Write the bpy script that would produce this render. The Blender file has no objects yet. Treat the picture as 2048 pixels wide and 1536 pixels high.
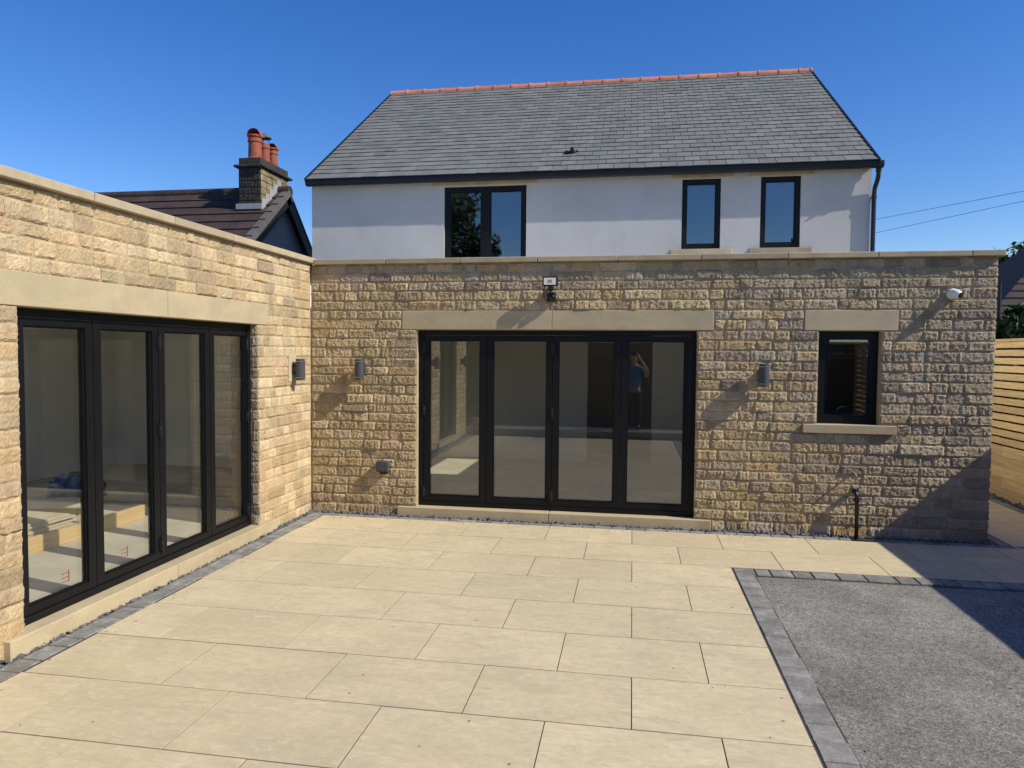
import bpy, math, random
import numpy as np
from mathutils import Matrix, Vector

# ------------------------------------------------------------------ camera, sky, sun, exposure
scene = bpy.context.scene
COL = scene.collection
CAM = Vector((-0.0245, -8.0885, 1.948))
YAW, PITCH, ROLL, FPX = 0.16705, -0.044225, 0.0080984, 1423.38
cy, sy, cp, sp = math.cos(YAW), math.sin(YAW), math.cos(PITCH), math.sin(PITCH)
fwd = Vector((-sy * cp, cy * cp, sp)); rt = Vector((cy, sy, 0)); up = rt.cross(fwd)
r2 = rt * math.cos(ROLL) + up * math.sin(ROLL); u2 = up * math.cos(ROLL) - rt * math.sin(ROLL)
cam_data = bpy.data.cameras.new('camera')
cam_data.sensor_width = 36.0
cam_data.lens = FPX / 2048.0 * 36.0
cam_data.clip_start = 0.003
cam_data.clip_end = 3000
cam = bpy.data.objects.new('camera', cam_data)
cam.matrix_world = Matrix(((r2.x, u2.x, -fwd.x, CAM.x), (r2.y, u2.y, -fwd.y, CAM.y), (r2.z, u2.z, -fwd.z, CAM.z), (0, 0, 0, 1)))
COL.objects.link(cam)
scene.camera = cam

SUN = Vector((4.0, -1.0, 3.52)).normalized()
world = bpy.data.worlds.new('World'); scene.world = world; world.use_nodes = True
wn = world.node_tree; wn.nodes.clear()
sky = wn.nodes.new('ShaderNodeTexSky'); sky.sky_type = 'NISHITA'; sky.sun_disc = False
sky.sun_elevation = math.asin(SUN.z)
sky.sun_rotation = math.atan2(SUN.x, SUN.y)
sky.altitude = 300; sky.air_density = 1.0; sky.dust_density = 0.35; sky.ozone_density = 3.0
bgn = wn.nodes.new('ShaderNodeBackground'); bgn.inputs['Strength'].default_value = 0.105
won = wn.nodes.new('ShaderNodeOutputWorld')
hsv = wn.nodes.new('ShaderNodeHueSaturation'); hsv.inputs['Saturation'].default_value = 1.34; hsv.inputs['Value'].default_value = 1.33; hsv.inputs['Hue'].default_value = 0.514
wn.links.new(sky.outputs[0], hsv.inputs['Color']); wn.links.new(hsv.outputs[0], bgn.inputs[0]); wn.links.new(bgn.outputs[0], won.inputs[0])
sd = bpy.data.lights.new('sun', 'SUN'); sd.energy = 4.9; sd.angle = math.radians(0.53); sd.color = (1.0, 0.925, 0.765)
sun = bpy.data.objects.new('sun', sd); sun.rotation_euler = SUN.to_track_quat('Z', 'Y').to_euler(); sun.location = (20, -5, 20)
COL.objects.link(sun)
scene.view_settings.view_transform = 'Standard'; scene.view_settings.look = 'None'
scene.view_settings.exposure = 0.16; scene.view_settings.gamma = 1.0
scene.render.engine = 'CYCLES'
scene.cycles.use_denoising = True
scene.cycles.max_bounces = 10; scene.cycles.diffuse_bounces = 5; scene.cycles.glossy_bounces = 5
scene.cycles.transparent_max_bounces = 24; scene.cycles.caustics_reflective = False; scene.cycles.caustics_refractive = False
scene.cycles.sample_clamp_indirect = 10.0

RNG = np.random.default_rng(7)
random.seed(11)

# ------------------------------------------------------------------ materials
def mat(name, base, rough=0.8, var=0.0, vscale=3.0, bump=0.0, bscale=40.0, spec=0.3, attr=False, orand=0.0,
        metal=0.0, stretch=(1, 1, 1), fine=0.0, fscale=60.0, dark=None, dscale=2.0, damt=0.0, bdist=0.01):
    m = bpy.data.materials.new(name); m.use_nodes = True
    nt = m.node_tree; N = nt.nodes; Lk = nt.links
    b = N['Principled BSDF']
    b.inputs['Roughness'].default_value = rough
    b.inputs['Metallic'].default_value = metal
    b.inputs['Specular IOR Level'].default_value = spec
    geo = N.new('ShaderNodeNewGeometry')
    mp = N.new('ShaderNodeMapping'); mp.inputs['Scale'].default_value = stretch
    Lk.new(geo.outputs['Position'], mp.inputs['Vector'])
    if attr:
        a = N.new('ShaderNodeAttribute'); a.attribute_name = 'tint'; col = a.outputs['Color']
    else:
        c = N.new('ShaderNodeRGB'); c.outputs[0].default_value = (*base, 1); col = c.outputs[0]
    def mul(col, fac_socket):
        x = N.new('ShaderNodeVectorMath'); x.operation = 'SCALE'
        Lk.new(col, x.inputs[0]); Lk.new(fac_socket, x.inputs['Scale']); return x.outputs[0]
    def noise(scale, detail=4.0, rough_=0.6):
        n = N.new('ShaderNodeTexNoise'); n.inputs['Scale'].default_value = scale
        n.inputs['Detail'].default_value = detail; n.inputs['Roughness'].default_value = rough_
        Lk.new(mp.outputs[0], n.inputs['Vector']); return n.outputs[0]
    def rng(sock, lo, hi, a=0.25, bb=0.75):
        r = N.new('ShaderNodeMapRange'); r.inputs['From Min'].default_value = a; r.inputs['From Max'].default_value = bb
        r.inputs['To Min'].default_value = lo; r.inputs['To Max'].default_value = hi
        Lk.new(sock, r.inputs['Value']); return r.outputs[0]
    if var: col = mul(col, rng(noise(vscale), 1 - var, 1 + var))
    if fine: col = mul(col, rng(noise(fscale, 2.0), 1 - fine, 1 + fine))
    if orand:
        o = N.new('ShaderNodeObjectInfo'); col = mul(col, rng(o.outputs['Random'], 1 - orand, 1 + orand, 0, 1))
    if dark is not None:
        mx = N.new('ShaderNodeMix'); mx.data_type = 'RGBA'
        Lk.new(rng(noise(dscale, 6.0, 0.7), 0, damt, 0.52, 0.68), mx.inputs[0])
        Lk.new(col, mx.inputs[6]); mx.inputs[7].default_value = (*dark, 1); col = mx.outputs[2]
    Lk.new(col, b.inputs['Base Color'])
    if bump:
        bp = N.new('ShaderNodeBump'); bp.inputs['Strength'].default_value = bump; bp.inputs['Distance'].default_value = bdist
        Lk.new(noise(bscale, 5.0, 0.65), bp.inputs['Height']); Lk.new(bp.outputs[0], b.inputs['Normal'])
    return m

def glass_mat(name, f0, tint):
    m = bpy.data.materials.new(name); m.use_nodes = True
    nt = m.node_tree; N = nt.nodes; Lk = nt.links; N.clear()
    out = N.new('ShaderNodeOutputMaterial'); mx = N.new('ShaderNodeMixShader')
    tr = N.new('ShaderNodeBsdfTransparent'); tr.inputs[0].default_value = (*tint, 1)
    gl = N.new('ShaderNodeBsdfGlossy'); gl.inputs['Roughness'].default_value = 0.0; gl.inputs[0].default_value = (0.95, 0.97, 1, 1)
    lw = N.new('ShaderNodeLayerWeight'); lw.inputs[0].default_value = 0.5
    pw = N.new('ShaderNodeMath'); pw.operation = 'POWER'; pw.inputs[1].default_value = 5.0
    Lk.new(lw.outputs['Facing'], pw.inputs[0])
    ma = N.new('ShaderNodeMath'); ma.operation = 'MULTIPLY_ADD'; ma.inputs[1].default_value = 1 - f0; ma.inputs[2].default_value = f0
    Lk.new(pw.outputs[0], ma.inputs[0]); Lk.new(ma.outputs[0], mx.inputs[0])
    Lk.new(tr.outputs[0], mx.inputs[1]); Lk.new(gl.outputs[0], mx.inputs[2]); Lk.new(mx.outputs[0], out.inputs[0])
    return m

M = {}
M['stone'] = mat('stone', (0.4, 0.3, 0.2), 0.92, var=0.22, vscale=9, bump=0.85, bscale=85, spec=0.12, attr=True, fine=0.16, fscale=90,
                 stretch=(1, 1, 0.45), dark=(0.16, 0.13, 0.10), dscale=5, damt=0.35, bdist=0.022)
M['mortar'] = mat('mortar', (0.42, 0.34, 0.22), 0.95, var=0.15, vscale=6, bump=0.4, bscale=120, spec=0.1)
M['ashlar'] = mat('ashlar', (0.455, 0.38, 0.245), 0.85, var=0.13, vscale=2.5, bump=0.15, bscale=200, spec=0.15, fine=0.09, fscale=60, orand=0.06, dark=(0.36, 0.29, 0.19), dscale=2.0, damt=0.55, stretch=(1, 1, 1.6))
M['coping'] = mat('coping', (0.40, 0.33, 0.225), 0.88, var=0.14, vscale=4, bump=0.2, bscale=150, spec=0.15, orand=0.12, dark=(0.2, 0.17, 0.13), dscale=3, damt=0.4)
M['frame'] = mat('frame', (0.006, 0.0066, 0.008), 0.45, spec=0.22, var=0.1, vscale=3)
M['gasket'] = mat('gasket', (0.006, 0.006, 0.006), 0.7)
M['glass'] = glass_mat('glass', 0.095, (0.95, 0.96, 0.94))
M['glass_up'] = glass_mat('glass_upper', 0.16, (0.75, 0.78, 0.80))
M['plaster'] = mat('plaster', (0.82, 0.80, 0.74), 0.95, var=0.06, vscale=1.5)
M['unit'] = mat('kitchen_unit', (0.02, 0.022, 0.025), 0.5, var=0.05)
M['screed'] = mat('screed', (0.50, 0.46, 0.39), 0.9, var=0.15, vscale=2.5, bump=0.1, bscale=60, dark=(0.38, 0.345, 0.29), dscale=2, damt=0.5)
M['render'] = mat('render', (0.475, 0.47, 0.465), 0.95, var=0.08, vscale=1.1, bump=0.8, bscale=80, spec=0.1, fine=0.07, fscale=55, bdist=0.008, dark=(0.40, 0.395, 0.385), dscale=1.5, damt=0.5)
M['render_white'] = mat('white_render', (0.82, 0.80, 0.76), 0.95, var=0.04, vscale=1.5, bump=0.3, bscale=110, spec=0.1)
M['slate'] = mat('slate', (0.12, 0.12, 0.12), 0.72, var=0.14, vscale=5, bump=0.12, bscale=60, spec=0.25, attr=True, fine=0.08, fscale=40)
M['deck'] = mat('deck', (0.03, 0.03, 0.032), 0.9, var=0.1)
M['terracotta'] = mat('terracotta', (0.56, 0.20, 0.115), 0.8, var=0.2, vscale=6, orand=0.15, fine=0.1, fscale=50, bump=0.1)
M['pot'] = mat('clay_pot', (0.29, 0.085, 0.05), 0.8, var=0.25, vscale=8, dark=(0.12, 0.06, 0.045), dscale=6, damt=0.5)
M['black'] = mat('black_plastic', (0.010, 0.010, 0.012), 0.4, spec=0.4, var=0.1)
M['porcelain'] = None
M['grout'] = mat('grout', (0.075, 0.065, 0.052), 0.95, var=0.2, vscale=8)
M['sett'] = mat('sett', (0.205, 0.20, 0.19), 0.85, var=0.3, vscale=9, bump=0.3, bscale=60, orand=0.18, fine=0.15, fscale=45, dark=(0.42, 0.41, 0.39), dscale=6, damt=0.7)
M['tarmac'] = None
M['chip'] = mat('slate_chip', (0.12, 0.122, 0.13), 0.75, var=0.5, vscale=35, spec=0.3)
M['ground'] = mat('ground', (0.09, 0.085, 0.05), 0.95, var=0.35, vscale=0.6, bump=0.4, bscale=8, dark=(0.05, 0.075, 0.025), dscale=0.15, damt=1.0)
M['lamp'] = mat('lamp_grey', (0.055, 0.06, 0.07), 0.5, spec=0.4, var=0.05)
M['silver'] = mat('silver', (0.55, 0.55, 0.55), 0.3, metal=1.0, var=0.05)
M['white'] = mat('white_plastic', (0.75, 0.75, 0.74), 0.4, spec=0.4, var=0.03)
M['lens'] = mat('lens_black', (0.004, 0.004, 0.005), 0.15, spec=0.5)
M['led'] = mat('floodlight_glass', (0.72, 0.70, 0.66), 0.25, spec=0.5, var=0.03)
M['larch'] = mat('larch', (0.68, 0.49, 0.235), 0.75, var=0.18, vscale=1.5, orand=0.16, stretch=(6, 1.2, 22), fine=0.12, fscale=6, bump=0.15, bscale=12, dark=(0.46, 0.30, 0.13), dscale=2.2, damt=0.5)
M['larch_dark'] = mat('dark_larch', (0.17, 0.135, 0.085), 0.85, var=0.2, vscale=1.5, orand=0.2, stretch=(1.2, 6, 22), fine=0.12, fscale=6)  # darker larch colour for the rear fence
M['pine'] = mat('pine', (0.55, 0.38, 0.18), 0.7, var=0.15, vscale=4, orand=0.1, stretch=(3, 1, 10), fine=0.1)
M['osb'] = mat('board', (0.52, 0.45, 0.34), 0.85, var=0.15, vscale=6, fine=0.1)
M['bluebag'] = mat('blue_plastic', (0.02, 0.085, 0.20), 0.3, spec=0.5, var=0.4, vscale=9, bump=0.8, bscale=18, bdist=0.03)
M['rtile'] = mat('brown_tile', (0.052, 0.036, 0.033), 0.8, var=0.25, vscale=4, orand=0.15, fine=0.15, fscale=30)
M['greywall'] = mat('grey_render', (0.30, 0.34, 0.38), 0.9, var=0.08, vscale=2)
M['oldstone'] = mat('sooty_stone', (0.24, 0.195, 0.12), 0.95, var=0.45, vscale=7, bump=0.4, bscale=30, fine=0.25, fscale=25, dark=(0.05, 0.045, 0.035), dscale=3.0, damt=0.9, bdist=0.02)  # sunlit chimney side, coloured lighter than the shaded front; soot patches at random
M['soot_shade'] = mat('soot_shade_stone', (0.04, 0.037, 0.032), 0.95, var=0.4, vscale=7, bump=0.4, bscale=30, fine=0.25, fscale=25)  # chimney front, core and ledge: near-black for soot plus the front's shade
M['lead'] = mat('lead', (0.31, 0.32, 0.335), 0.5, var=0.15, vscale=8)
M['verge'] = mat('verge', (0.10, 0.10, 0.10), 0.8, var=0.15)
M['darkroof'] = mat('dark_roof', (0.045, 0.036, 0.036), 0.85, var=0.3, vscale=3, bump=0.4, bscale=15, orand=0.1)
M['brickn'] = mat('stone_far', (0.30, 0.23, 0.15), 0.9, var=0.3, vscale=5)
M['leaf'] = mat('leaf', (0.05, 0.085, 0.02), 0.6, var=0.45, vscale=1.6, spec=0.25, fine=0.3, fscale=9)
M['leafd'] = mat('leaf_dark', (0.03, 0.055, 0.018), 0.6, var=0.45, vscale=1.6, spec=0.25, fine=0.3, fscale=9)
M['bark'] = mat('bark', (0.09, 0.065, 0.045), 0.95, var=0.3, vscale=9, bump=0.6, bscale=25)
M['red'] = mat('red_print', (0.22, 0.05, 0.05), 0.6)
M['skin'] = mat('skin', (0.50, 0.30, 0.22), 0.55, var=0.05)
M['shirt'] = mat('blue_cotton', (0.05, 0.16, 0.36), 0.9, var=0.1, vscale=8)
M['trouser'] = mat('dark_denim', (0.03, 0.035, 0.05), 0.9, var=0.1)
M['hair'] = mat('brown_hair', (0.05, 0.03, 0.02), 0.7)
M['cable'] = mat('cable_black', (0.02, 0.02, 0.02), 0.6)
M['steel'] = mat('steel', (0.5, 0.5, 0.5), 0.25, metal=1.0)
M['clayplant'] = mat('planter_clay', (0.45, 0.33, 0.2), 0.85, var=0.1)

def porcelain():
    m = mat('porcelain', (0.555, 0.472, 0.312), 0.62, var=0.10, vscale=1.6, spec=0.25, orand=0.085, bump=0.08, bscale=60, fine=0.075, fscale=16)
    nt = m.node_tree; N = nt.nodes; Lk = nt.links; b = N['Principled BSDF']
    src = b.inputs['Base Color'].links[0].from_socket
    tc = N.new('ShaderNodeNewGeometry'); oi = N.new('ShaderNodeObjectInfo')
    # each tile carries its own printed veining: shift the pattern by the tile's random number
    cm = N.new('ShaderNodeCombineXYZ')
    mm = N.new('ShaderNodeMath'); mm.operation = 'MULTIPLY'; mm.inputs[1].default_value = 60
    Lk.new(oi.outputs['Random'], mm.inputs[0]); Lk.new(mm.outputs[0], cm.inputs[2])
    ad = N.new('ShaderNodeVectorMath'); Lk.new(tc.outputs['Position'], ad.inputs[0]); Lk.new(cm.outputs[0], ad.inputs[1])
    mp = N.new('ShaderNodeMapping'); mp.inputs['Scale'].default_value = (1.0, 2.6, 1); mp.inputs['Rotation'].default_value = (0, 0, 0.25)
    Lk.new(ad.outputs[0], mp.inputs[0])
    def layer(scale, detail, dist, lo, hi, a, bb, colr, src):
        n = N.new('ShaderNodeTexNoise'); n.inputs['Scale'].default_value = scale; n.inputs['Detail'].default_value = detail
        n.inputs['Roughness'].default_value = 0.65; n.inputs['Distortion'].default_value = dist
        Lk.new(mp.outputs[0], n.inputs['Vector'])
        r = N.new('ShaderNodeMapRange'); r.inputs['From Min'].default_value = a; r.inputs['From Max'].default_value = bb
        r.inputs['To Min'].default_value = lo; r.inputs['To Max'].default_value = hi; Lk.new(n.outputs[0], r.inputs['Value'])
        x = N.new('ShaderNodeMix'); x.data_type = 'RGBA'; Lk.new(r.outputs[0], x.inputs[0]); Lk.new(src, x.inputs[6])
        x.inputs[7].default_value = (*colr, 1); return x.outputs[2]
    s = layer(2.2, 8, 0.8, 0, 0.75, 0.50, 0.68, (0.44, 0.375, 0.27), src)
    s = layer(6.0, 6, 1.5, 0, 0.6, 0.54, 0.70, (0.67, 0.585, 0.43), s)
    s = layer(1.1, 3, 0.2, 0, 0.16, 0.55, 0.70, (0.58, 0.43, 0.30), s)
    s = layer(3.3, 9, 2.5, 0, 0.7, 0.645, 0.73, (0.29, 0.25, 0.19), s)
    s = layer(12.0, 6, 0.8, 0, 0.7, 0.50, 0.70, (0.45, 0.38, 0.27), s)
    s = layer(9.0, 6, 3.0, 0, 0.4, 0.56, 0.70, (0.69, 0.61, 0.46), s)
    Lk.new(s, b.inputs['Base Color'])
    return m
M['porcelain'] = porcelain()

def tarmac():
    m = mat('tarmac', (0.205, 0.198, 0.182), 0.95, var=0.38, vscale=1.0, spec=0.15, fine=0.30, fscale=38, bump=0.7, bscale=140,
            dark=(0.29, 0.285, 0.265), dscale=1.7, damt=0.7, bdist=0.008)
    nt = m.node_tree; N = nt.nodes; Lk = nt.links; b = N['Principled BSDF']
    src = b.inputs['Base Color'].links[0].from_socket
    g = N.new('ShaderNodeNewGeometry'); v = N.new('ShaderNodeTexVoronoi'); v.inputs['Scale'].default_value = 125
    Lk.new(g.outputs['Position'], v.inputs['Vector'])
    r = N.new('ShaderNodeMapRange'); r.inputs['To Min'].default_value = 0.55; r.inputs['To Max'].default_value = 1.45
    sp_ = N.new('ShaderNodeSeparateColor'); Lk.new(v.outputs['Color'], sp_.inputs[0]); Lk.new(sp_.outputs[0], r.inputs['Value'])
    x = N.new('ShaderNodeVectorMath'); x.operation = 'SCALE'; Lk.new(src, x.inputs[0]); Lk.new(r.outputs[0], x.inputs['Scale'])
    Lk.new(x.outputs[0], b.inputs['Base Color'])
    return m
M['tarmac'] = tarmac()

# ------------------------------------------------------------------ builders
WLOC = {}
def link(o, parent, world_loc):
    COL.objects.link(o)
    p = Vector(WLOC.get(parent.name, (0, 0, 0))) if parent else Vector((0, 0, 0))
    o.location = Vector(world_loc) - p
    if parent: o.parent = parent
    WLOC[o.name] = Vector(world_loc)
    return o

def empty(name, loc, label, cat, group=None):
    o = bpy.data.objects.new(name, None); o.empty_display_size = 0.2
    link(o, None, loc); tag(o, label, cat, group); return o

def tag(o, label=None, cat=None, group=None, kind=None):
    if label: o['label'] = label
    if cat: o['category'] = cat
    if group: o['group'] = group
    if kind: o['kind'] = kind
    return o

class MB:
    def __init__(s): s.v = []; s.f = []; s.t = []
    def add(s, verts, faces, tint=None):
        n = len(s.v); s.v += [tuple(p) for p in verts]; s.f += [tuple(i + n for i in f) for f in faces]
        s.t += [tint] * len(verts); return s
    def box(s, x0, x1, y0, y1, z0, z1, b=0.0, mp=None, tint=None):
        if b <= 0:
            v = [(x, y, z) for x in (x0, x1) for y in (y0, y1) for z in (z0, z1)]
            f = [(0, 1, 3, 2), (4, 6, 7, 5), (0, 4, 5, 1), (2, 3, 7, 6), (0, 2, 6, 4), (1, 5, 7, 3)]
        else:
            v = []; idx = {}
            for i in (0, 1):
                for j in (0, 1):
                    for k in (0, 1):
                        X, Y, Z = (x0, x1)[i], (y0, y1)[j], (z0, z1)[k]
                        dx, dy, dz = (b, -b)[i], (b, -b)[j], (b, -b)[k]
                        for a, p in enumerate(((X, Y + dy, Z + dz), (X + dx, Y, Z + dz), (X + dx, Y + dy, Z))):
                            idx[i, j, k, a] = len(v); v.append(p)
            f = []
            for i in (0, 1):
                q = [idx[i, 0, 0, 0], idx[i, 0, 1, 0], idx[i, 1, 1, 0], idx[i, 1, 0, 0]]; f.append(q if i == 0 else q[::-1])
                q = [idx[0, i, 0, 1], idx[1, i, 0, 1], idx[1, i, 1, 1], idx[0, i, 1, 1]]; f.append(q if i == 0 else q[::-1])
                q = [idx[0, 0, i, 2], idx[0, 1, i, 2], idx[1, 1, i, 2], idx[1, 0, i, 2]]; f.append(q if i == 0 else q[::-1])
            for j in (0, 1):
                for k in (0, 1):
                    q = [idx[0, j, k, 1], idx[1, j, k, 1], idx[1, j, k, 2], idx[0, j, k, 2]]; f.append(q)
                    q = [idx[j, 0, k, 0], idx[j, 1, k, 0], idx[j, 1, k, 2], idx[j, 0, k, 2]]; f.append(q)
                    q = [idx[j, k, 0, 0], idx[j, k, 1, 0], idx[j, k, 1, 1], idx[j, k, 0, 1]]; f.append(q)
            for i in (0, 1):
                for j in (0, 1):
                    for k in (0, 1): f.append([idx[i, j, k, 0], idx[i, j, k, 1], idx[i, j, k, 2]])
            s.fix = True
        if mp: v = [mp(*p) for p in v]
        return s.add(v, f, tint)
    def ring(s, u0, u1, z0, z1, a0, a1, b0, b1, d0, d1, mp, step=0.0):
        # rectangular frame: outer u0..u1,z0..z1, inner a0..a1,b0..b1, depth d0..d1
        v = []
        for d in (d0, d1):
            v += [(u0, d, z0), (u1, d, z0), (u1, d, z1), (u0, d, z1), (a0, d, b0), (a1, d, b0), (a1, d, b1), (a0, d, b1)]
        f = []
        for i in range(4):
            j = (i + 1) % 4
            f += [(i, j, 4 + j, 4 + i), (8 + i, 12 + i, 12 + j, 8 + j), (i, 8 + i, 8 + j, j), (4 + i, 4 + j, 12 + j, 12 + i)]
        return s.add([mp(*p) for p in v], f)
    def lathe(s, prof, c, axis=Vector((0, 0, 1)), n=20, a0=0.0, a1=2 * math.pi, cap=True):
        ax = Vector(axis).normalized(); e1 = ax.orthogonal().normalized(); e2 = ax.cross(e1)
        c = Vector(c); full = abs(a1 - a0 - 2 * math.pi) < 1e-6; cnt = n if full else n + 1
        v = []
        for r, h in prof:
            for i in range(cnt):
                a = a0 + (a1 - a0) * i / n
                v.append(tuple(c + ax * h + (e1 * math.cos(a) + e2 * math.sin(a)) * r))
        f = []
        for k in range(len(prof) - 1):
            for i in range(n):
                j = (i + 1) % cnt if full else i + 1
                f.append((k * cnt + i, k * cnt + j, (k + 1) * cnt + j, (k + 1) * cnt + i))
        if cap and full:
            f.append(tuple(range(cnt))[::-1]); f.append(tuple((len(prof) - 1) * cnt + i for i in range(cnt)))
        return s.add(v, f)
    def tube(s, pts, r, n=8):
        pts = [Vector(p) for p in pts]; rs = r if isinstance(r, (list, tuple)) else [r] * len(pts); v = []
        prev = None
        for i, p in enumerate(pts):
            t = (pts[min(i + 1, len(pts) - 1)] - pts[max(i - 1, 0)]).normalized()
            if prev is None: e1 = t.orthogonal().normalized()
            else:
                e1 = prev - t * prev.dot(t); e1 = e1.normalized() if e1.length > 1e-6 else t.orthogonal().normalized()
            prev = e1; e2 = t.cross(e1)
            for k in range(n):
                a = 2 * math.pi * k / n; v.append(tuple(p + (e1 * math.cos(a) + e2 * math.sin(a)) * rs[i]))
        f = [(i * n + k, i * n + (k + 1) % n, (i + 1) * n + (k + 1) % n, (i + 1) * n + k) for i in range(len(pts) - 1) for k in range(n)]
        f.append(tuple(range(n))[::-1]); f.append(tuple((len(pts) - 1) * n + k for k in range(n)))
        return s.add(v, f)
    def sphere(s, c, r, n=14, m=9, sc=(1, 1, 1)):
        v = []; f = []
        for j in range(m + 1):
            th = math.pi * j / m
            for i in range(n):
                a = 2 * math.pi * i / n
                v.append((c[0] + r * sc[0] * math.sin(th) * math.cos(a), c[1] + r * sc[1] * math.sin(th) * math.sin(a), c[2] + r * sc[2] * math.cos(th)))
        for j in range(m):
            for i in range(n): f.append((j * n + i, (j + 1) * n + i, (j + 1) * n + (i + 1) % n, j * n + (i + 1) % n))
        return s.add(v, f)
    def build(s, name, m, parent=None, origin=None, smooth=False, recalc=True):
        V = np.array(s.v, dtype=float)
        if origin is None:
            lo, hi = V.min(0), V.max(0); origin = ((lo[0] + hi[0]) / 2, (lo[1] + hi[1]) / 2, lo[2])
        me = bpy.data.meshes.new(name)
        me.from_pydata((V - np.array(origin)).tolist(), [], [list(f) for f in s.f])
        if recalc:
            import bmesh
            bm = bmesh.new(); bm.from_mesh(me); bmesh.ops.recalc_face_normals(bm, faces=bm.faces); bm.to_mesh(me); bm.free()
        if any(t is not None for t in s.t):
            at = me.color_attributes.new('tint', 'FLOAT_COLOR', 'POINT')
            arr = np.ones((len(V), 4), dtype=np.float32)
            for i, t in enumerate(s.t):
                if t is not None: arr[i, :3] = t
            at.data.foreach_set('color', arr.ravel())
        if smooth: me.polygons.foreach_set('use_smooth', [True] * len(me.polygons))
        me.materials.append(m); me.update()
        o = bpy.data.objects.new(name, me)
        return link(o, parent, origin)

def part(name, m, parent, *boxes, b=0.0, mp=None, smooth=False):
    mb = MB()
    for bx in boxes: mb.box(*bx, b=b, mp=mp)
    return mb.build(name, m, parent, smooth=smooth)

BACK = lambda u, d, z: (u, d, z)                 # d grows into the house
LX = -3.86
LEFT = lambda u, d, z: (LX - d, u, z)

def wall_sheet(u0, u1, z0, z1, th, holes, mp):
    us = sorted({u0, u1} | {h[0] for h in holes} | {h[1] for h in holes})
    zs = sorted({z0, z1} | {h[2] for h in holes} | {h[3] for h in holes})
    us = [u for u in us if u0 <= u <= u1]; zs = [z for z in zs if z0 <= z <= z1]
    solid = lambda i, k: 0 <= i < len(us) - 1 and 0 <= k < len(zs) - 1 and not any(
        h[0] <= (us[i] + us[i + 1]) / 2 <= h[1] and h[2] <= (zs[k] + zs[k + 1]) / 2 <= h[3] for h in holes)
    mb = MB(); idx = {}
    def vid(i, k, d):
        key = (i, k, d)
        if key not in idx:
            idx[key] = len(mb.v); mb.v.append(mp(us[i], th if d else 0.0, zs[k])); mb.t.append(None)
        return idx[key]
    for i in range(len(us) - 1):
        for k in range(len(zs) - 1):
            if not solid(i, k): continue
            mb.f.append((vid(i, k, 0), vid(i + 1, k, 0), vid(i + 1, k + 1, 0), vid(i, k + 1, 0)))
            mb.f.append((vid(i, k, 1), vid(i, k + 1, 1), vid(i + 1, k + 1, 1), vid(i + 1, k, 1)))
            for (di, dk, a, c) in ((-1, 0, (i, k), (i, k + 1)), (1, 0, (i + 1, k + 1), (i + 1, k)), (0, -1, (i + 1, k), (i, k)), (0, 1, (i, k + 1), (i + 1, k + 1))):
                if not solid(i + di, k + dk):
                    mb.f.append((vid(*a, 0), vid(*c, 0), vid(*c, 1), vid(*a, 1)))
    return mb

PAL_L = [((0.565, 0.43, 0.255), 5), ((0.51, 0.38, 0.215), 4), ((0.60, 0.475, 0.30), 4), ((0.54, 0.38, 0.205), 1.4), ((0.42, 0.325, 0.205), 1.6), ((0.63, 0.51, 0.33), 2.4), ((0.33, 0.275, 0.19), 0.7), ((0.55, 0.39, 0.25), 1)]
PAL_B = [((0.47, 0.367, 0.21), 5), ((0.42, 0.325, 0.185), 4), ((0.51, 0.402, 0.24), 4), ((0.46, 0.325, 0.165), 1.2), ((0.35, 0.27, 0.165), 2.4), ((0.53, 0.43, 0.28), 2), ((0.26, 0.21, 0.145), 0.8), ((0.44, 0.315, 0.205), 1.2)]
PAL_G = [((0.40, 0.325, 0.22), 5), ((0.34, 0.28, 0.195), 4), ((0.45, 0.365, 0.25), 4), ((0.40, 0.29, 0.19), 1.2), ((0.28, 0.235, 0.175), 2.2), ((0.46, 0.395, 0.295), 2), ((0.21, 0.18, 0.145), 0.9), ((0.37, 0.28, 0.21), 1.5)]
def pick(pal):
    w = np.array([p[1] for p in pal]); cs_ = np.array([p[0] for p in pal]); w = w / w.sum()
    c = cs_[RNG.choice(len(pal), p=w)]; c = 0.62 * c + 0.38 * (cs_ * w[:, None]).sum(0)
    return tuple(np.clip(c * RNG.uniform(0.86, 1.12) * (1 + RNG.normal(0, 0.011, 3)), 0.05, 0.8))

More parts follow.
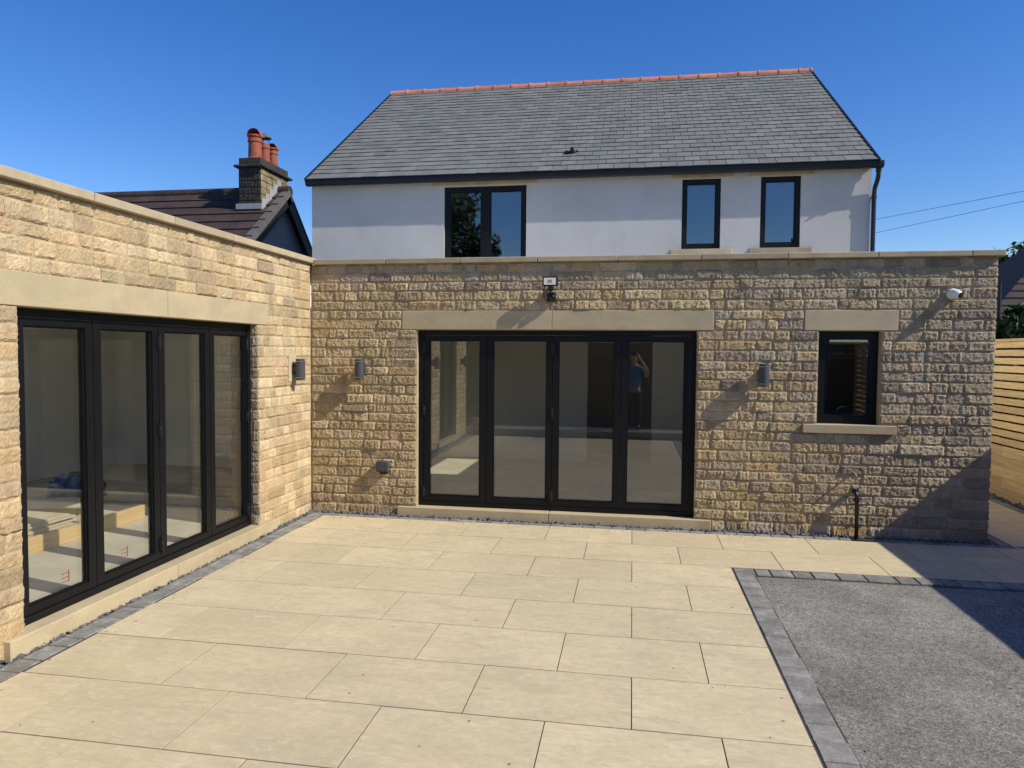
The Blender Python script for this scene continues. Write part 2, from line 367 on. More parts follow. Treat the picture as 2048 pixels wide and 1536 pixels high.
def stone_geom(u0, u1, z0, z1, proud, rough, mp, tint, edge=0.0075):
    """one pitch-faced walling stone: relief front, rounded arrises, sides running back into the mortar"""
    L, H = u1 - u0, z1 - z0
    nu = int(np.clip(round(L / 0.019), 6, 22)); nz = 7
    gu = np.linspace(0, 1, nu + 1); gz = np.linspace(0, 1, nz + 1)
    col = RNG.normal(0, 1, nu + 1); row = RNG.normal(0, 0.4, nz + 1)
    h = rough * (0.30 * col[None, :] + 0.25 * row[:, None] + 0.95 * RNG.normal(0, 1, (nz + 1, nu + 1)))
    h = h * 0.75 + 0.25 * (np.roll(h, 1, 0) + np.roll(h, -1, 0)) / 2
    tilt = RNG.normal(0, 0.0022, 2) * (2.5 if RNG.uniform() < 0.12 else 1.0)
    U, Z = np.meshgrid(gu, gz)
    h = h + proud + tilt[0] * (U - .5) * 2 * min(1, L / .25) + tilt[1] * (Z - .5) * 2
    du = np.minimum(U, 1 - U) * L; dz = np.minimum(Z, 1 - Z) * H
    e = np.minimum(du, dz); fall = np.clip(e / edge, 0, 1); fall = np.sqrt(np.clip(1 - (1 - fall) ** 2, 0, 1))
    h = np.maximum(h, 0.004) * (0.25 + 0.75 * fall)
    ju = RNG.normal(0, 0.0032, U.shape); jz = RNG.normal(0, 0.0026, U.shape)
    cu = RNG.uniform(0, 0.010, 4); PU = u0 + U * L + ju; PZ = z0 + Z * H + jz
    for ci, (a, b) in enumerate(((0, 0), (0, -1), (-1, 0), (-1, -1))):     # knocked-off corners
        PU[a, b] += (cu[ci] if b == 0 else -cu[ci]); PZ[a, b] += (cu[ci] * .7 if a == 0 else -cu[ci] * .7)
    v = [mp(PU[k, i], -h[k, i], PZ[k, i]) for k in range(nz + 1) for i in range(nu + 1)]
    W = nu + 1
    f = [(k * W + i, k * W + i + 1, (k + 1) * W + i + 1, (k + 1) * W + i) for k in range(nz) for i in range(nu)]
    border = [i for i in range(W)] + [k * W + nu for k in range(1, nz + 1)] + [nz * W + i for i in range(nu - 1, -1, -1)] + [k * W for k in range(nz - 1, 0, -1)]
    n0 = len(v)
    for bi in border:
        k, i = divmod(bi, W); v.append(mp(PU[k, i], 0.012, PZ[k, i]))
    nb = len(border)
    for q in range(nb):
        r = (q + 1) % nb; f.append((border[q], n0 + q, n0 + r, border[r]))
    return v, f, tint

def course_stones(u0, u1, zrows, holes, palfn, mp, lo, hi, proud, rough):
    out = []
    for k in range(len(zrows) - 1):
        z0, z1 = zrows[k], zrows[k + 1]; zm = (z0 + z1) / 2
        segs = [(u0, u1)]
        for h in holes:
            if h[2] < zm < h[3]:
                ns = []
                for a, b in segs:
                    if h[1] <= a or h[0] >= b: ns.append((a, b)); continue
                    if h[0] > a: ns.append((a, h[0]))
                    if h[1] < b: ns.append((h[1], b))
                segs = ns
        for a, b in segs:
            if b - a < 0.05: continue
            x = a; lens = []
            while x < b - 1e-6:
                l = float(np.clip(RNG.gamma(6, (lo + hi) / 2 / 6), lo, hi)); lens.append(l); x += l
            sc = (b - a) / sum(lens); x = a
            for l in lens:
                l *= sc; g = 0.0038
                dz0, dz1 = RNG.normal(0, 0.002, 2)
                s_ = stone_geom(x + g, x + l - g, z0 + g + dz0, z1 - g + dz1, max(0.006, RNG.normal(proud, proud * 0.35)), rough, mp, palfn(x, zm))
                out.append(((x + l / 2, zm, l), s_)); x += l
    return out

def place_stones(stones, parent, keyfn, limit=300):
    order = sorted(range(len(stones)), key=lambda i: -keyfn(*stones[i][0])); big = set(order[:limit])
    rest = MB()
    for i, (_, (v, f, t)) in enumerate(stones):
        if i in big:
            mb = MB(); mb.add(v, f, t); mb.build('stone', M['stone'], parent, recalc=False)
        else: rest.add(v, f, t)
    if rest.v:
        tag(rest.build('stone_courses', M['stone'], parent, recalc=False), kind='stuff')

# ------------------------------------------------------------------ ground, patio, tarmac
g = MB(); g.add([(-400, -400, -0.14), (400, -400, -0.14), (400, 600, -0.14), (-400, 600, -0.14)], [(0, 1, 2, 3)])
tag(g.build('ground', M['ground']), kind='structure')

T0 = -0.196; PY = 0.604; PX = 0.904
patio = part('patio', M['grout'], None, (-3.81, 0.905, -8.0, -0.0, -0.13, -0.0030), (0.905, 4.98, -1.42, -0.0, -0.13, -0.0032), (3.66, 4.98, 0.0, 12.0, -0.13, -0.0034))
tag(patio, kind='structure')
def slab(x0, x1, y0, y1):
    if x1 - x0 < 0.03 or y1 - y0 < 0.03: return
    dz = random.uniform(-0.0008, 0.0008)
    MB().box(x0 + .0030, x1 - .0030, y0 + .0040, y1 - .0040, -0.03, dz, b=0.0008).build('paving_slab', M['porcelain'], patio)
for r in range(13):
    yt = T0 - r * PY; yb = max(yt - PY, -7.94)
    if yb >= yt: break
    off = 0.0 if r % 2 == 0 else 0.5
    xr = 4.78 if r < 2 else 0.897
    k = -6
    while True:
        a = (k + off) * PX; b = a + PX; k += 1
        if a > xr: break
        a2, b2 = max(a, -3.628), min(b, xr)
        if b2 > a2: slab(a2, b2, yb, yt)
yy = T0
for r in range(12):
    slab(3.86, 4.30 if r % 2 else 4.5, yy, yy + PY); slab(4.30 if r % 2 else 4.5, 4.78, yy, yy + PY); yy += PY

border = part('paving_border', M['grout'], None, (0.9051, 1.085, -8.0, -1.4201, -0.13, -0.012), (1.0851, 4.98, -1.60, -1.4201, -0.13, -0.0122))
tag(border, kind='structure')
def sett(x0, x1, y0, y1, top=0.003, parent=border):
    MB().box(x0 + .004, x1 - .004, y0 + .004, y1 - .004, -0.05, top + random.uniform(-.002, .003), b=0.006).build('sett', M['sett'], parent)
LEN = [0.2, 0.165, 0.25, 0.13, 0.21, 0.165, 0.19, 0.23]
y = -1.422; i = 0
sett(0.903, 1.09, -1.6, -1.422); y = -1.6
while y > -7.95:
    l = LEN[(i * 5) % 8]; l = min(l, y + 7.97); i += 1
    sett(0.903 + random.uniform(-.002, .002), 1.075 + random.uniform(-.006, .004), y - l, y); y -= l
x = 1.09
while x < 4.9:
    l = LEN[(i * 3) % 8]; i += 1; sett(x, x + l, -1.595 + random.uniform(-.004, .004), -1.422); x += l
# borders along the two house walls
x = -3.63
while x < 4.75:
    l = LEN[(i * 3 + 1) % 8]; i += 1; sett(x, min(x + l, 4.78), -0.192, -0.085, 0.001, patio); x += l
y = -0.09; 
while y > -7.9:
    l = LEN[(i * 5 + 2) % 8] * 1.05; i += 1; sett(-3.795, -3.632, y - l, y, 0.001, patio); y -= l
y = -0.08
while y < 9:
    l = LEN[(i * 5 + 2) % 8]; i += 1; sett(3.74, 3.855, y, y + l, 0.001, patio); sett(4.785, 4.90, y, y + l, 0.001, patio); y += l

# tarmac drive with a slightly uneven rolled surface
tm = MB(); nx, ny = 60, 90
X = np.linspace(1.07, 5.0, nx + 1); Y = np.linspace(-9.4, -1.59, ny + 1)
hh = RNG.normal(0, 1, (ny + 1, nx + 1))
for _ in range(3): hh = (hh + np.roll(hh, 1, 0) + np.roll(hh, -1, 0) + np.roll(hh, 1, 1) + np.roll(hh, -1, 1)) / 5
for jj in range(ny + 1):
    for ii in range(nx + 1): tm.v.append((X[ii], Y[jj], -0.014 + 0.006 * hh[jj, ii])); tm.t.append(None)
tm.f = [(jj * (nx + 1) + ii, jj * (nx + 1) + ii + 1, (jj + 1) * (nx + 1) + ii + 1, (jj + 1) * (nx + 1) + ii) for jj in range(ny) for ii in range(nx)]
tag(tm.build('tarmac_drive', M['tarmac'], smooth=True, recalc=False), kind='structure')
# raised step behind the photographer's feet
tag(part('rear_step', M['sett'], None, (-3.8, 5.0, -9.5, -7.97, -0.13, 0.17), b=0.01), kind='structure')

# slate chippings in the drainage strips
ch = MB()
def chips(x0, x1, y0, y1, n, smin=0.012, smax=0.034):
    for _ in range(n):
        c = np.array([RNG.uniform(x0, x1), RNG.uniform(y0, y1), RNG.uniform(-0.012, 0.010)])
        s_ = RNG.uniform(smin, smax); R_ = np.linalg.qr(RNG.normal(0, 1, (3, 3)))[0]
        R_ = np.linalg.qr(np.eye(3) * 1.2 + RNG.normal(0, .45, (3, 3)))[0]
        a = RNG.uniform(0, 6.28); ca, sa = math.cos(a), math.sin(a)
        b_ = np.array([(-1, -.5, -.18), (1, -.6, -.2), (.7, .6, -.15), (-.8, .5, -.2), (-.8, -.4, .2), (.8, -.5, .16), (.6, .5, .22), (-.6, .45, .15)]) * s_
        b_ = b_ @ np.array([[ca, sa, 0], [-sa, ca, 0], [0, 0, 1]]) @ R_.T + RNG.normal(0, s_ * .1, (8, 3))
        ch.add((b_ + c).tolist(), [(0, 3, 2, 1), (4, 5, 6, 7), (0, 1, 5, 4), (1, 2, 6, 5), (2, 3, 7, 6), (3, 0, 4, 7)])
chips(-3.80, 3.72, -0.082, -0.012, 1500)
chips(-3.855, -3.80, -7.9, -0.03, 1500)
chips(3.68, 3.74, 0, 6, 300)
chips(4.90, 5.02, -1.4, 8, 900)
chips(-3.86, -3.74, -0.09, -0.01, 60, 0.02, 0.04)
tag(ch.build('slate_chippings', M['chip'], recalc=False), 'dark grey slate chippings filling the gap along the wall feet', 'gravel', kind='stuff')

gr_ = ch; ch = MB()
chips(-3.5, 0.85, -7.5, -0.25, 70, 0.003, 0.008); chips(0.75, 1.3, -7.5, -1.3, 60, 0.003, 0.008); chips(1.15, 4.6, -7.5, -1.7, 160, 0.004, 0.011); chips(-3.6, 3.5, -0.30, -0.19, 70, 0.004, 0.012); chips(-3.66, -3.5, -6, -0.3, 40, 0.004, 0.01)
ch.v = [(p_[0], p_[1], max(p_[2], -0.012) * 0.2 + 0.004) for p_ in ch.v]
tag(ch.build('loose_grit', M['chip'], recalc=False), 'loose dark grit scattered over the paving and tarmac', 'grit', kind='stuff')

# ------------------------------------------------------------------ stone extension (back wall)
EXT_R = 3.66
ext = empty('stone_extension', (0, 0, 0), 'flat roofed rough stone extension with four pane folding doors and small black window', 'building')
dU = (-2.53, 0.68, 0.10, 2.205); wU = (1.945, 2.57, 1.20, 2.205)
wallb = wall_sheet(-3.85, EXT_R, -0.13, 2.975, 0.30, [dU, wU], BACK).build('wall', M['mortar'], ext)
rows = [2.21 - 0.11 * 20 + 0.11 * k for k in range(28)]; rows = [z if k in (10, 11, 20, 22) else z + float(RNG.uniform(-.009, .009)) for k, z in enumerate(rows)]; rows[0] = -0.05; rows[-1] = 2.972
holesB = [(dU[0] + .006, dU[1] - .006, 0.11, 2.21), (-2.71, 0.855, 2.21, 2.43), (-2.75, 0.856, -0.05, 0.11), (wU[0], wU[1], 1.2, 2.21), (1.79, 2.733, 2.21, 2.43), (1.795, 2.735, 1.11, 1.21)]
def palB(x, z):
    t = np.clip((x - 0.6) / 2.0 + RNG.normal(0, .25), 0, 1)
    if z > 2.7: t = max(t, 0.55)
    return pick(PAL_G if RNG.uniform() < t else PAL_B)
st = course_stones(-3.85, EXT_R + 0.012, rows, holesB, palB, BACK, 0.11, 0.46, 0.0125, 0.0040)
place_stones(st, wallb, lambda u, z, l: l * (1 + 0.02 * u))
# right hand return of the extension
RIGHT = lambda u, d, z: (EXT_R - d, u, z)
wallr = wall_sheet(0.301, 3.995, -0.13, 2.975, 0.28, [], RIGHT).build('side_wall', M['render_white'], ext)
# dressed stone: lintels, sills, copings
for a, b in ((-2.705, -0.936), (-0.930, 0.850)):
    part('lintel', M['ashlar'], ext, (a, b, -0.012, 0.14, 2.212, 2.428), b=0.004)
part('lintel', M['ashlar'], ext, (1.796, 2.728, -0.014, 0.14, 2.212, 2.428), b=0.004)
for a, b in ((-2.75, -0.952), (-0.945, 0.856)):
    part('door_sill', M['ashlar'], ext, (a, b, -0.055, 0.19, -0.03, 0.112), b=0.005)
part('window_sill', M['ashlar'], ext, (1.797, 2.733, -0.05, 0.12, 1.112, 1.205), b=0.005)
x = -3.80
while x < 3.7:
    x1 = min(x + 0.9, 3.715)
    if 3.715 - x1 < 0.25: x1 = 3.715
    part('coping_stone', M['coping'], ext, (x + .003, x1 - .003, -0.060, 0.34, 2.976, 3.036), b=0.006); x = x1
y = 0.345
while y < 3.9:
    part('coping_stone', M['coping'], ext, (3.32, 3.715, y + .003, min(y + 0.9, 3.985), 2.976, 3.036), b=0.006); y += 0.9
def deck_with_hole(parent, x0, x1, y0, y1, z0, z1, hx0, hx1, hy0, hy1):
    part('roof_deck', M['plaster'], parent, (x0, hx0, y0, y1, z0, z1), (hx1, x1, y0, y1, z0, z1), (hx0, hx1, y0, hy0, z0, z1), (hx0, hx1, hy1, y1, z0, z1))
    sk = MB().ring(hx0 - .06, hx1 + .06, hy0 - .06, hy1 + .06, hx0, hx1, hy0, hy1, z1 + .001, z1 + .12, lambda u, d, z: (u, z, d)).build('unseen_rooflight', M['frame'], parent)
    MB().box(hx0 + .001, hx1 - .001, hy0 + .001, hy1 - .001, z1 + .08, z1 + .104).build('pane', M['glass'], sk)
deck_with_hole(ext, -3.84, 3.45, 0.302, 3.998, 2.45, 2.80, -0.5, 0.6, 1.5, 3.2)
# room behind the folding doors
part('floor', M['screed'], ext, (-3.60, 3.45, 0.31, 7.95, -0.12, 0.10))
part('interior_wall', M['plaster'], ext, (-3.85, -3.62, 0.31, 8.0, -0.13, 2.448))
part('interior_wall', M['plaster'], ext, (-3.61, -0.77, 3.995, 4.15, 0.101, 2.449))
part('interior_wall', M['plaster'], ext, (0.31, 3.45, 3.995, 4.15, 0.101, 2.449))
part('interior_wall', M['plaster'], ext, (-3.61, 3.45, 7.96, 8.1, 0.0, 2.448))
part('interior_wall', M['plaster'], ext, (1.42, 1.52, 0.31, 3.99, 0.101, 2.447))
part('ceiling', M['plaster'], ext, (-3.61, 3.45, 4.16, 7.95, 2.45, 2.6))
part('added_dark_unit', M['unit'], ext, (1.53, 3.379, 3.30, 3.99, 0.101, 2.44))  # added near-black block so the small window looks into darkness
part('base_unit', M['unit'], ext, (1.53, 3.379, 0.33, 0.90, 0.101, 1.019))
part('worktop', M['plaster'], ext, (1.53, 3.32, 0.32, 0.92, 1.02, 1.06))

def folding_doors(parent, mp, frame, mids, panes, gz0, gz1, hinge_at, stickers=()):
    u0, u1, z0, z1 = frame; fw = 0.055
    fr = MB().ring(u0, u1, z0, z1, u0 + fw, u1 - fw, z0 + 0.05, z1 - 0.05, 0.075, 0.155, mp).build('folding_doors', M['frame'], parent)
    edges = [u0 + fw + .004] + mids + [u1 - fw - .004]
    for i, (a, b) in enumerate(panes):
        lf = MB().ring(edges[i] + .003, edges[i + 1] - .003, z0 + 0.055, z1 - 0.055, a, b, gz0, gz1, 0.085, 0.148, mp)
        lf.ring(a - .0008, b + .0008, gz0 - .0008, gz1 + .0008, a + .012, b - .012, gz0 + .012, gz1 - .012, 0.099, 0.109, mp)   # glazing bead
        lf.build('door_leaf', M['frame'], fr)
        MB().box(a - .01, b + .01, 0.110, 0.134, gz0 - .01, gz1 + .01, mp=mp).build('pane', M['glass'], fr)
    for u in hinge_at:
        for zc in (z0 + 0.17, (z0 + z1) / 2 + 0.1, z1 - 0.2):
            h = MB()
            c = mp(u, 0.072, zc - 0.065); h.lathe([(0.0095, 0), (0.0095, 0.04), (0.011, 0.042), (0.011, 0.085), (0.0095, 0.088), (0.0095, 0.13)], c, n=10)
            h.box(u - 0.022, u + 0.022, 0.076, 0.0845, zc - 0.05, zc + 0.05, mp=mp)
            h.build('hinge', M['black'], fr)
    for (u, z) in stickers:
        s_ = MB()
        for q in range(3): s_.box(u - 0.035, u + 0.03, 0.1085, 0.1096, z - 0.035 + q * 0.03, z - 0.030 + q * 0.03, mp=mp)
        s_.box(u + 0.030, u + 0.038, 0.1085, 0.1096, z - 0.04, z + 0.045, mp=mp)
        s_.build('sticker', M['red'], fr)
    return fr
folding_doors(ext, BACK, (-2.525, 0.675, 0.115, 2.2), [-1.705, -0.930, -0.148], [(-2.40, -1.785), (-1.628, -0.998), (-0.862, -0.222), (-0.074, 0.556)], 0.235, 2.085, (-2.462, -0.930), ())
wf = MB().ring(1.95, 2.565, 1.207, 2.2, 2.035, 2.48, 1.30, 2.115, 0.08, 0.15, BACK).build('window', M['frame'], ext)
MB().box(2.03, 2.485, 0.105, 0.129, 1.295, 2.12, mp=BACK).build('pane', M['glass'], wf)
MB().ring(2.036, 2.479, 1.301, 2.114, 2.075, 2.44, 1.335, 2.08, 0.131, 0.16, BACK).build('sash', M['frame'], wf)
tp = MB(); tp.tube([(2.30, 0.62, 1.06), (2.30, 0.62, 1.25)] + [(2.30 + 0.08 - 0.08 * math.cos(a), 0.62, 1.25 + 0.11 * math.sin(a)) for a in np.linspace(0.1, 3.0, 10)], 0.011)
tag(tp.build('kitchen_tap', M['steel'], smooth=True), 'curved steel kitchen tap behind the small black window', 'tap')

# ------------------------------------------------------------------ left stone wing
wing = empty('stone_wing', (-3.86, -4, 0), 'sunlit golden stone wing with four pane black folding doors on its long side', 'building')
lU = (-4.165, -1.245, 0.12, 2.215); l2 = (-7.0, -5.6, 0.12, 2.215)
walll = wall_sheet(-7.9, 0.0, -0.13, 2.99, 0.30, [lU, l2], LEFT).build('wall', M['mortar'], wing)
rowsL = [2.215 - 0.1105 * 20 + 0.1105 * k for k in range(28)]; rowsL = [z if k in (20, 22) else z + float(RNG.uniform(-.009, .009)) for k, z in enumerate(rowsL)]; rowsL[0] = -0.05; rowsL[-1] = 2.987
holesL = [(lU[0] + .004, lU[1] - .004, 0.12, 2.215), (-4.36, -1.03, 2.215, 2.44), (-4.315, -0.93, -0.05, 0.125), (l2[0], l2[1], .12, 2.215), (-7.2, -5.4, 2.215, 2.44), (-7.2, -5.4, -.05, .125)]
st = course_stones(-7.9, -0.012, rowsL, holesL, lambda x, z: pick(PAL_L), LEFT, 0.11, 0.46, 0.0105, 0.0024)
vis = [s_ for s_ in st if s_[0][0] > -4.75]; hid = [s_ for s_ in st if s_[0][0] <= -4.75]
place_stones(vis, walll, lambda u, z, l: l / (u + 8.2) ** 1.5)
mbs = MB()
for _, (v, f, t) in hid: mbs.add(v, f, t)
tag(mbs.build('stone_courses', M['stone'], walll, smooth=True, recalc=False), kind='stuff')
rv = MB(); JAMB = lambda u, d, z: (LX - u, lU[1] + d, z)
for k in range(1, 20):
    if rowsL[k + 1] > 2.22: break
    v, f, t = stone_geom(-0.012, RNG.uniform(0.055, 0.072), max(rowsL[k] + .004, .125), rowsL[k + 1] - .004, 0.008, 0.002, JAMB, pick(PAL_G)); rv.add(v, f, t)
tag(rv.build('reveal_stones', M['stone'], walll, recalc=True), kind='stuff')
for a, b in ((-4.355, -2.692), (-2.687, -1.035)):
    part('lintel', M['ashlar'], wing, (a, b, -0.011, 0.14, 2.218, 2.437), b=0.004, mp=LEFT)
part('lintel', M['ashlar'], wing, (-7.19, -5.41, -0.011, 0.14, 2.218, 2.437), b=0.004, mp=LEFT)
for a, b in ((-4.315, -2.655), (-2.649, -0.93)):
    part('door_sill', M['ashlar'], wing, (a, b, -0.05, 0.19, -0.03, 0.122), b=0.005, mp=LEFT)
part('door_sill', M['ashlar'], wing, (-7.19, -5.41, -0.05, 0.19, -0.03, 0.122), b=0.005, mp=LEFT)
y = 0.05
while y > -7.9:
    y1 = max(y - 0.9, -7.95)
    part('coping_stone', M['coping'], wing, (y1 + .003, y - .003, -0.060, 0.34, 2.992, 3.058), b=0.006, mp=LEFT); y = y1
folding_doors(wing, LEFT, (-4.16, -1.25, 0.125, 2.21), [-3.425, -2.690, -1.955], [(-4.03, -3.50), (-3.345, -2.765), (-2.61, -2.03), (-1.88, -1.33)], 0.235, 2.10, (-2.690, -1.31), ((-3.70, 0.33), (-3.10, 0.34), (-1.62, 0.33)))
folding_doors(wing, LEFT, (-6.99, -5.61, 0.125, 2.21), [-6.30], [(-6.87, -6.38), (-6.22, -5.73)], 0.235, 2.10, (-6.30,))
deck_with_hole(wing, -8.5, -4.165, -7.85, 2.4, 2.46, 2.80, -8.0, -4.7, -7.2, -0.9)  # unseen wing rooflight added to brighten the room below
part('floor', M['screed'], wing, (-8.3, -4.165, -7.7, 2.2, -0.12, 0.095))
part('interior_wall', M['plaster'], wing, (-8.5, -8.3, -7.85, 2.4, -0.13, 2.459))
part('interior_wall', M['plaster'], wing, (-8.299, -4.0, 2.2, 2.4, -0.13, 2.458))
part('interior_wall', M['plaster'], wing, (-4.10, -3.92, 0.31, 2.199, -0.13, 2.459))
part('end_wall', M['mortar'], wing, (-8.299, -4.165, -7.85, -7.7, -0.13, 2.9))
part('light_switch', M['white'], wing, (-6.30, -6.22, 2.188, 2.1995, 1.12, 1.20), (-6.275, -6.245, 2.182, 2.188, 1.145, 1.175))
part('wall_socket', M['white'], wing, (-5.98, -5.84, 2.188, 2.1995, 0.75, 0.835))

# ------------------------------------------------------------------ rendered house behind
house = empty('rendered_house', (-1, 4, 0), 'pale rendered two storey house with grey slate roof and orange ridge tiles', 'house')
HX0, HX1, HY, HYB = -5.72, 3.64, 4.0, 12.72
w1 = (-3.28, -1.84, 3.25, 4.80); w2 = (0.74, 1.355, 3.665, 4.805); w3 = (1.975, 2.59, 3.665, 4.81)
HM = lambda u, d, z: (u, HY + d, z)
RY0, RZ0, RYR, RZR = 3.80, 4.975, 8.36, 8.06          # eave line and ridge line of the front slope
wall_sheet(HX0, HX1, 2.60, 4.97, 0.3, [w1, w2, w3], HM).build('wall', M['render'], house)
gw = MB()
for xs in (HX0, HX1 - 0.3):
    v = [(xs + a, yy_, zz_) for a in (0, 0.3) for (yy_, zz_) in ((4.301, -0.13), (HYB, -0.13), (HYB, 4.97), (RYR, RZR - 0.12), (4.301, 5.2))]
    gw.add(v, [(0, 1, 2, 3, 4), (9, 8, 7, 6, 5)] + [(i, (i + 1) % 5, 5 + (i + 1) % 5, 5 + i) for i in range(5)])
gw.build('gable_wall', M['render'], house)
part('rear_wall', M['render'], house, (HX0 + .301, HX1 - .301, HYB - 0.3, HYB - .001, -0.13, 4.95))
part('side_return', M['render'], house, (HX0, -3.86, 4.0, 4.3, -0.13, 2.599))
part('upper_floor', M['plaster'], house, (HX0 + .302, HX1 - .302, 4.302, HYB - .302, 2.62, 2.72))
part('loft_ceiling', M['plaster'], house, (HX0 + .302, HX1 - .302, 4.302, HYB - .302, 5.0, 5.05))
def window(rect, fw, mull=None):
    a, b, z0, z1 = rect
    fr = MB().ring(a + .004, b - .004, z0 + .003, z1 - .004, a + fw, b - fw, z0 + fw + .01, z1 - fw, 0.035, 0.115, HM)
    if mull:
        fr.box(mull[0], mull[1], 0.036, 0.114, z0 + fw + .011, z1 - fw - .001, mp=HM)
    fo = fr.build('window', M['frame'], house)
    spans = [(a + fw, b - fw)] if not mull else [(a + fw, mull[0]), (mull[1], b - fw)]
    for p, q in spans:
        MB().ring(p + .0005, q - .0005, z0 + fw + .0115, z1 - fw - .0015, p + .016, q - .016, z0 + fw + .026, z1 - fw - .016, 0.052, 0.085, HM).build('sash', M['frame'], fo)
        MB().box(p + .012, q - .012, 0.068, 0.080, z0 + fw + .022, z1 - fw - .012, mp=HM).build('pane', M['glass_up'], fo)
window(w1, 0.085, (-2.632, -2.475)); window(w2, 0.072); window(w3, 0.072)
for a, b in ((-3.46, -1.675), (0.585, 1.53), (1.81, 2.775)):
    part('lintel', M['coping'], house, (a, b, 3.962, 4.12, 4.812, 4.965), b=0.004)
for a, b in ((0.565, 1.53), (1.81, 2.765)):
    part('sill', M['coping'], house, (a, b, 3.945, 4.08, 3.575, 3.662), b=0.004)
# roof
roof = MB()
p = math.atan2(RZR - RZ0, RYR - RY0); cs, sn = math.cos(p), math.sin(p); SL = math.hypot(RZR - RZ0, RYR - RY0)
VX0, VX1 = HX0 + 0.0, HX1 + 0.02
def rp(x, s, h): return (x, RY0 + s * cs - h * sn, RZ0 + s * sn + h * cs)
v = []
for xs in (VX0 + .02, VX1 - .02):
    v += [rp(xs, 0.04, -0.13), rp(xs, 0.04, -0.018), rp(xs, SL, -0.018), (xs, 2 * RYR - RY0, RZ0 - .02), (xs, 2 * RYR - RY0, RZ0 - 0.12), rp(xs, SL, -0.13)]
roof.add(v, [(0, 1, 2, 5), (5, 2, 3, 4), (6, 11, 8, 7), (11, 10, 9, 8), (1, 7, 8, 2), (2, 8, 9, 3), (3, 9, 10, 4), (4, 10, 11, 5), (5, 11, 6, 0), (0, 6, 7, 1)])
ro = roof.build('roof', M['deck'], house, recalc=False)
NR = 26; G = SL / NR; SW = 0.2545
slates = []
for r in range(NR):
    n = int((VX1 - VX0) / SW) + 2
    x = VX0 - (SW / 2 if r % 2 else 0)
    while x < VX1 - 0.02:
        a, b = max(x, VX0), min(x + SW, VX1); x += SW
        if b - a < 0.04: continue
        g0 = 0.0042; s0 = r * G - 0.03 if r == 0 else r * G + RNG.normal(0, 0.0022); s1 = s0 + G + 0.05
        if r == NR - 1: s1 = SL - 0.01
        t = 0.172 * RNG.uniform(0.86, 1.12); w = RNG.normal(0, .012)
        tint = (t * (.965 - w), t * 1.0, t * (.96 + w)); 
        if RNG.uniform() < .05: tint = (t * 1.05, t * .98, t * .96)
        lo = 0.0095 + RNG.uniform(0, .0065); hi = -0.003; th = 0.011
        sk = RNG.normal(0, .0012)
        vv = [rp(a + g0, s0 + sk, lo), rp(b - g0, s0 - sk, lo), rp(b - g0, s1, hi), rp(a + g0, s1, hi), rp(a + g0, s0 + sk, lo - th), rp(b - g0, s0 - sk, lo - th), rp(b - g0, s1, hi - th), rp(a + g0, s1, hi - th)]
        slates.append((r, (a + b) / 2, b - a, vv, tint))
FQ = [(0, 1, 2, 3), (7, 6, 5, 4), (0, 4, 5, 1), (1, 5, 6, 2), (2, 6, 7, 3), (3, 7, 4, 0)]
order = sorted(range(len(slates)), key=lambda i: (Vector(slates[i][3][0]) - CAM).length / slates[i][2] ** .5); big = set(order[:300]); rest = MB()
for i, (r, xm, w_, vv, tint) in enumerate(slates):
    if i in big: MB().add(vv, FQ, tint).build('slate', M['slate'], ro, recalc=False)
    else: rest.add(vv, FQ, tint)
tag(rest.build('slate_courses', M['slate'], ro, recalc=False), kind='stuff')
bk = MB(); bk.add([(VX0, RYR + .01, RZR), (VX1, RYR + .01, RZR), (VX1, 2 * RYR - RY0, RZ0), (VX0, 2 * RYR - RY0, RZ0)], [(0, 1, 2, 3)])
bk.build('rear_slope', M['deck'], ro)
x = VX0 - 0.02; RL = 0.418
while x < VX1 - 0.05:
    x1 = min(x + RL, VX1 + 0.03)
    rm = MB(); prof = [(0.105, 0), (0.105, x1 - x - 0.05), (0.118, x1 - x - 0.048), (0.119, x1 - x - .004), (0.098, x1 - x - .003)]
    rm.lathe(prof, (x, RYR, RZR - 0.055), axis=(1, 0, 0), n=24)
    rm.build('ridge_tile', M['terracotta'], ro); x = x1
for xe in (VX0 - 0.022, VX1 + 0.012):
    rm = MB(); rm.lathe([(0.005, 0), (0.112, .001), (0.112, 0.02), (0.005, .021)], (xe, RYR, RZR - 0.055), axis=(1, 0, 0), n=20); rm.build('ridge_end_cap', M['coping'], ro)
for xs in (VX0 - 0.03, VX1 + 0.002):
    vm = MB(); v = [rp(x_, s_, h_) for x_ in (xs, xs + 0.028) for (s_, h_) in ((-0.05, -0.10), (SL + 0.0, -0.10), (SL + 0.0, 0.022), (-0.05, 0.022))]
    vm.add(v, [(0, 1, 2, 3), (7, 6, 5, 4), (0, 4, 5, 1), (1, 5, 6, 2), (2, 6, 7, 3), (3, 7, 4, 0)]).build('verge_trim', M['black'], ro)
# small black cowl poking through the slates
vb = Vector(rp(-1.11, 0.80, 0.012))
vc = MB(); vc.lathe([(0.055, -0.03), (0.05, 0.03), (0.035, 0.045), (0.035, 0.09)], vb, axis=(0.1, -0.75, 0.6), n=14)
vc.sphere((vb.x - 0.09, vb.y - .02, vb.z + 0.0), 0.035, 10, 7, (1.5, 1, .9)); vc.sphere((vb.x + 0.085, vb.y - .01, vb.z + 0.02), 0.022, 8, 6)
vc.build('roof_vent', M['black'], ro, smooth=True)
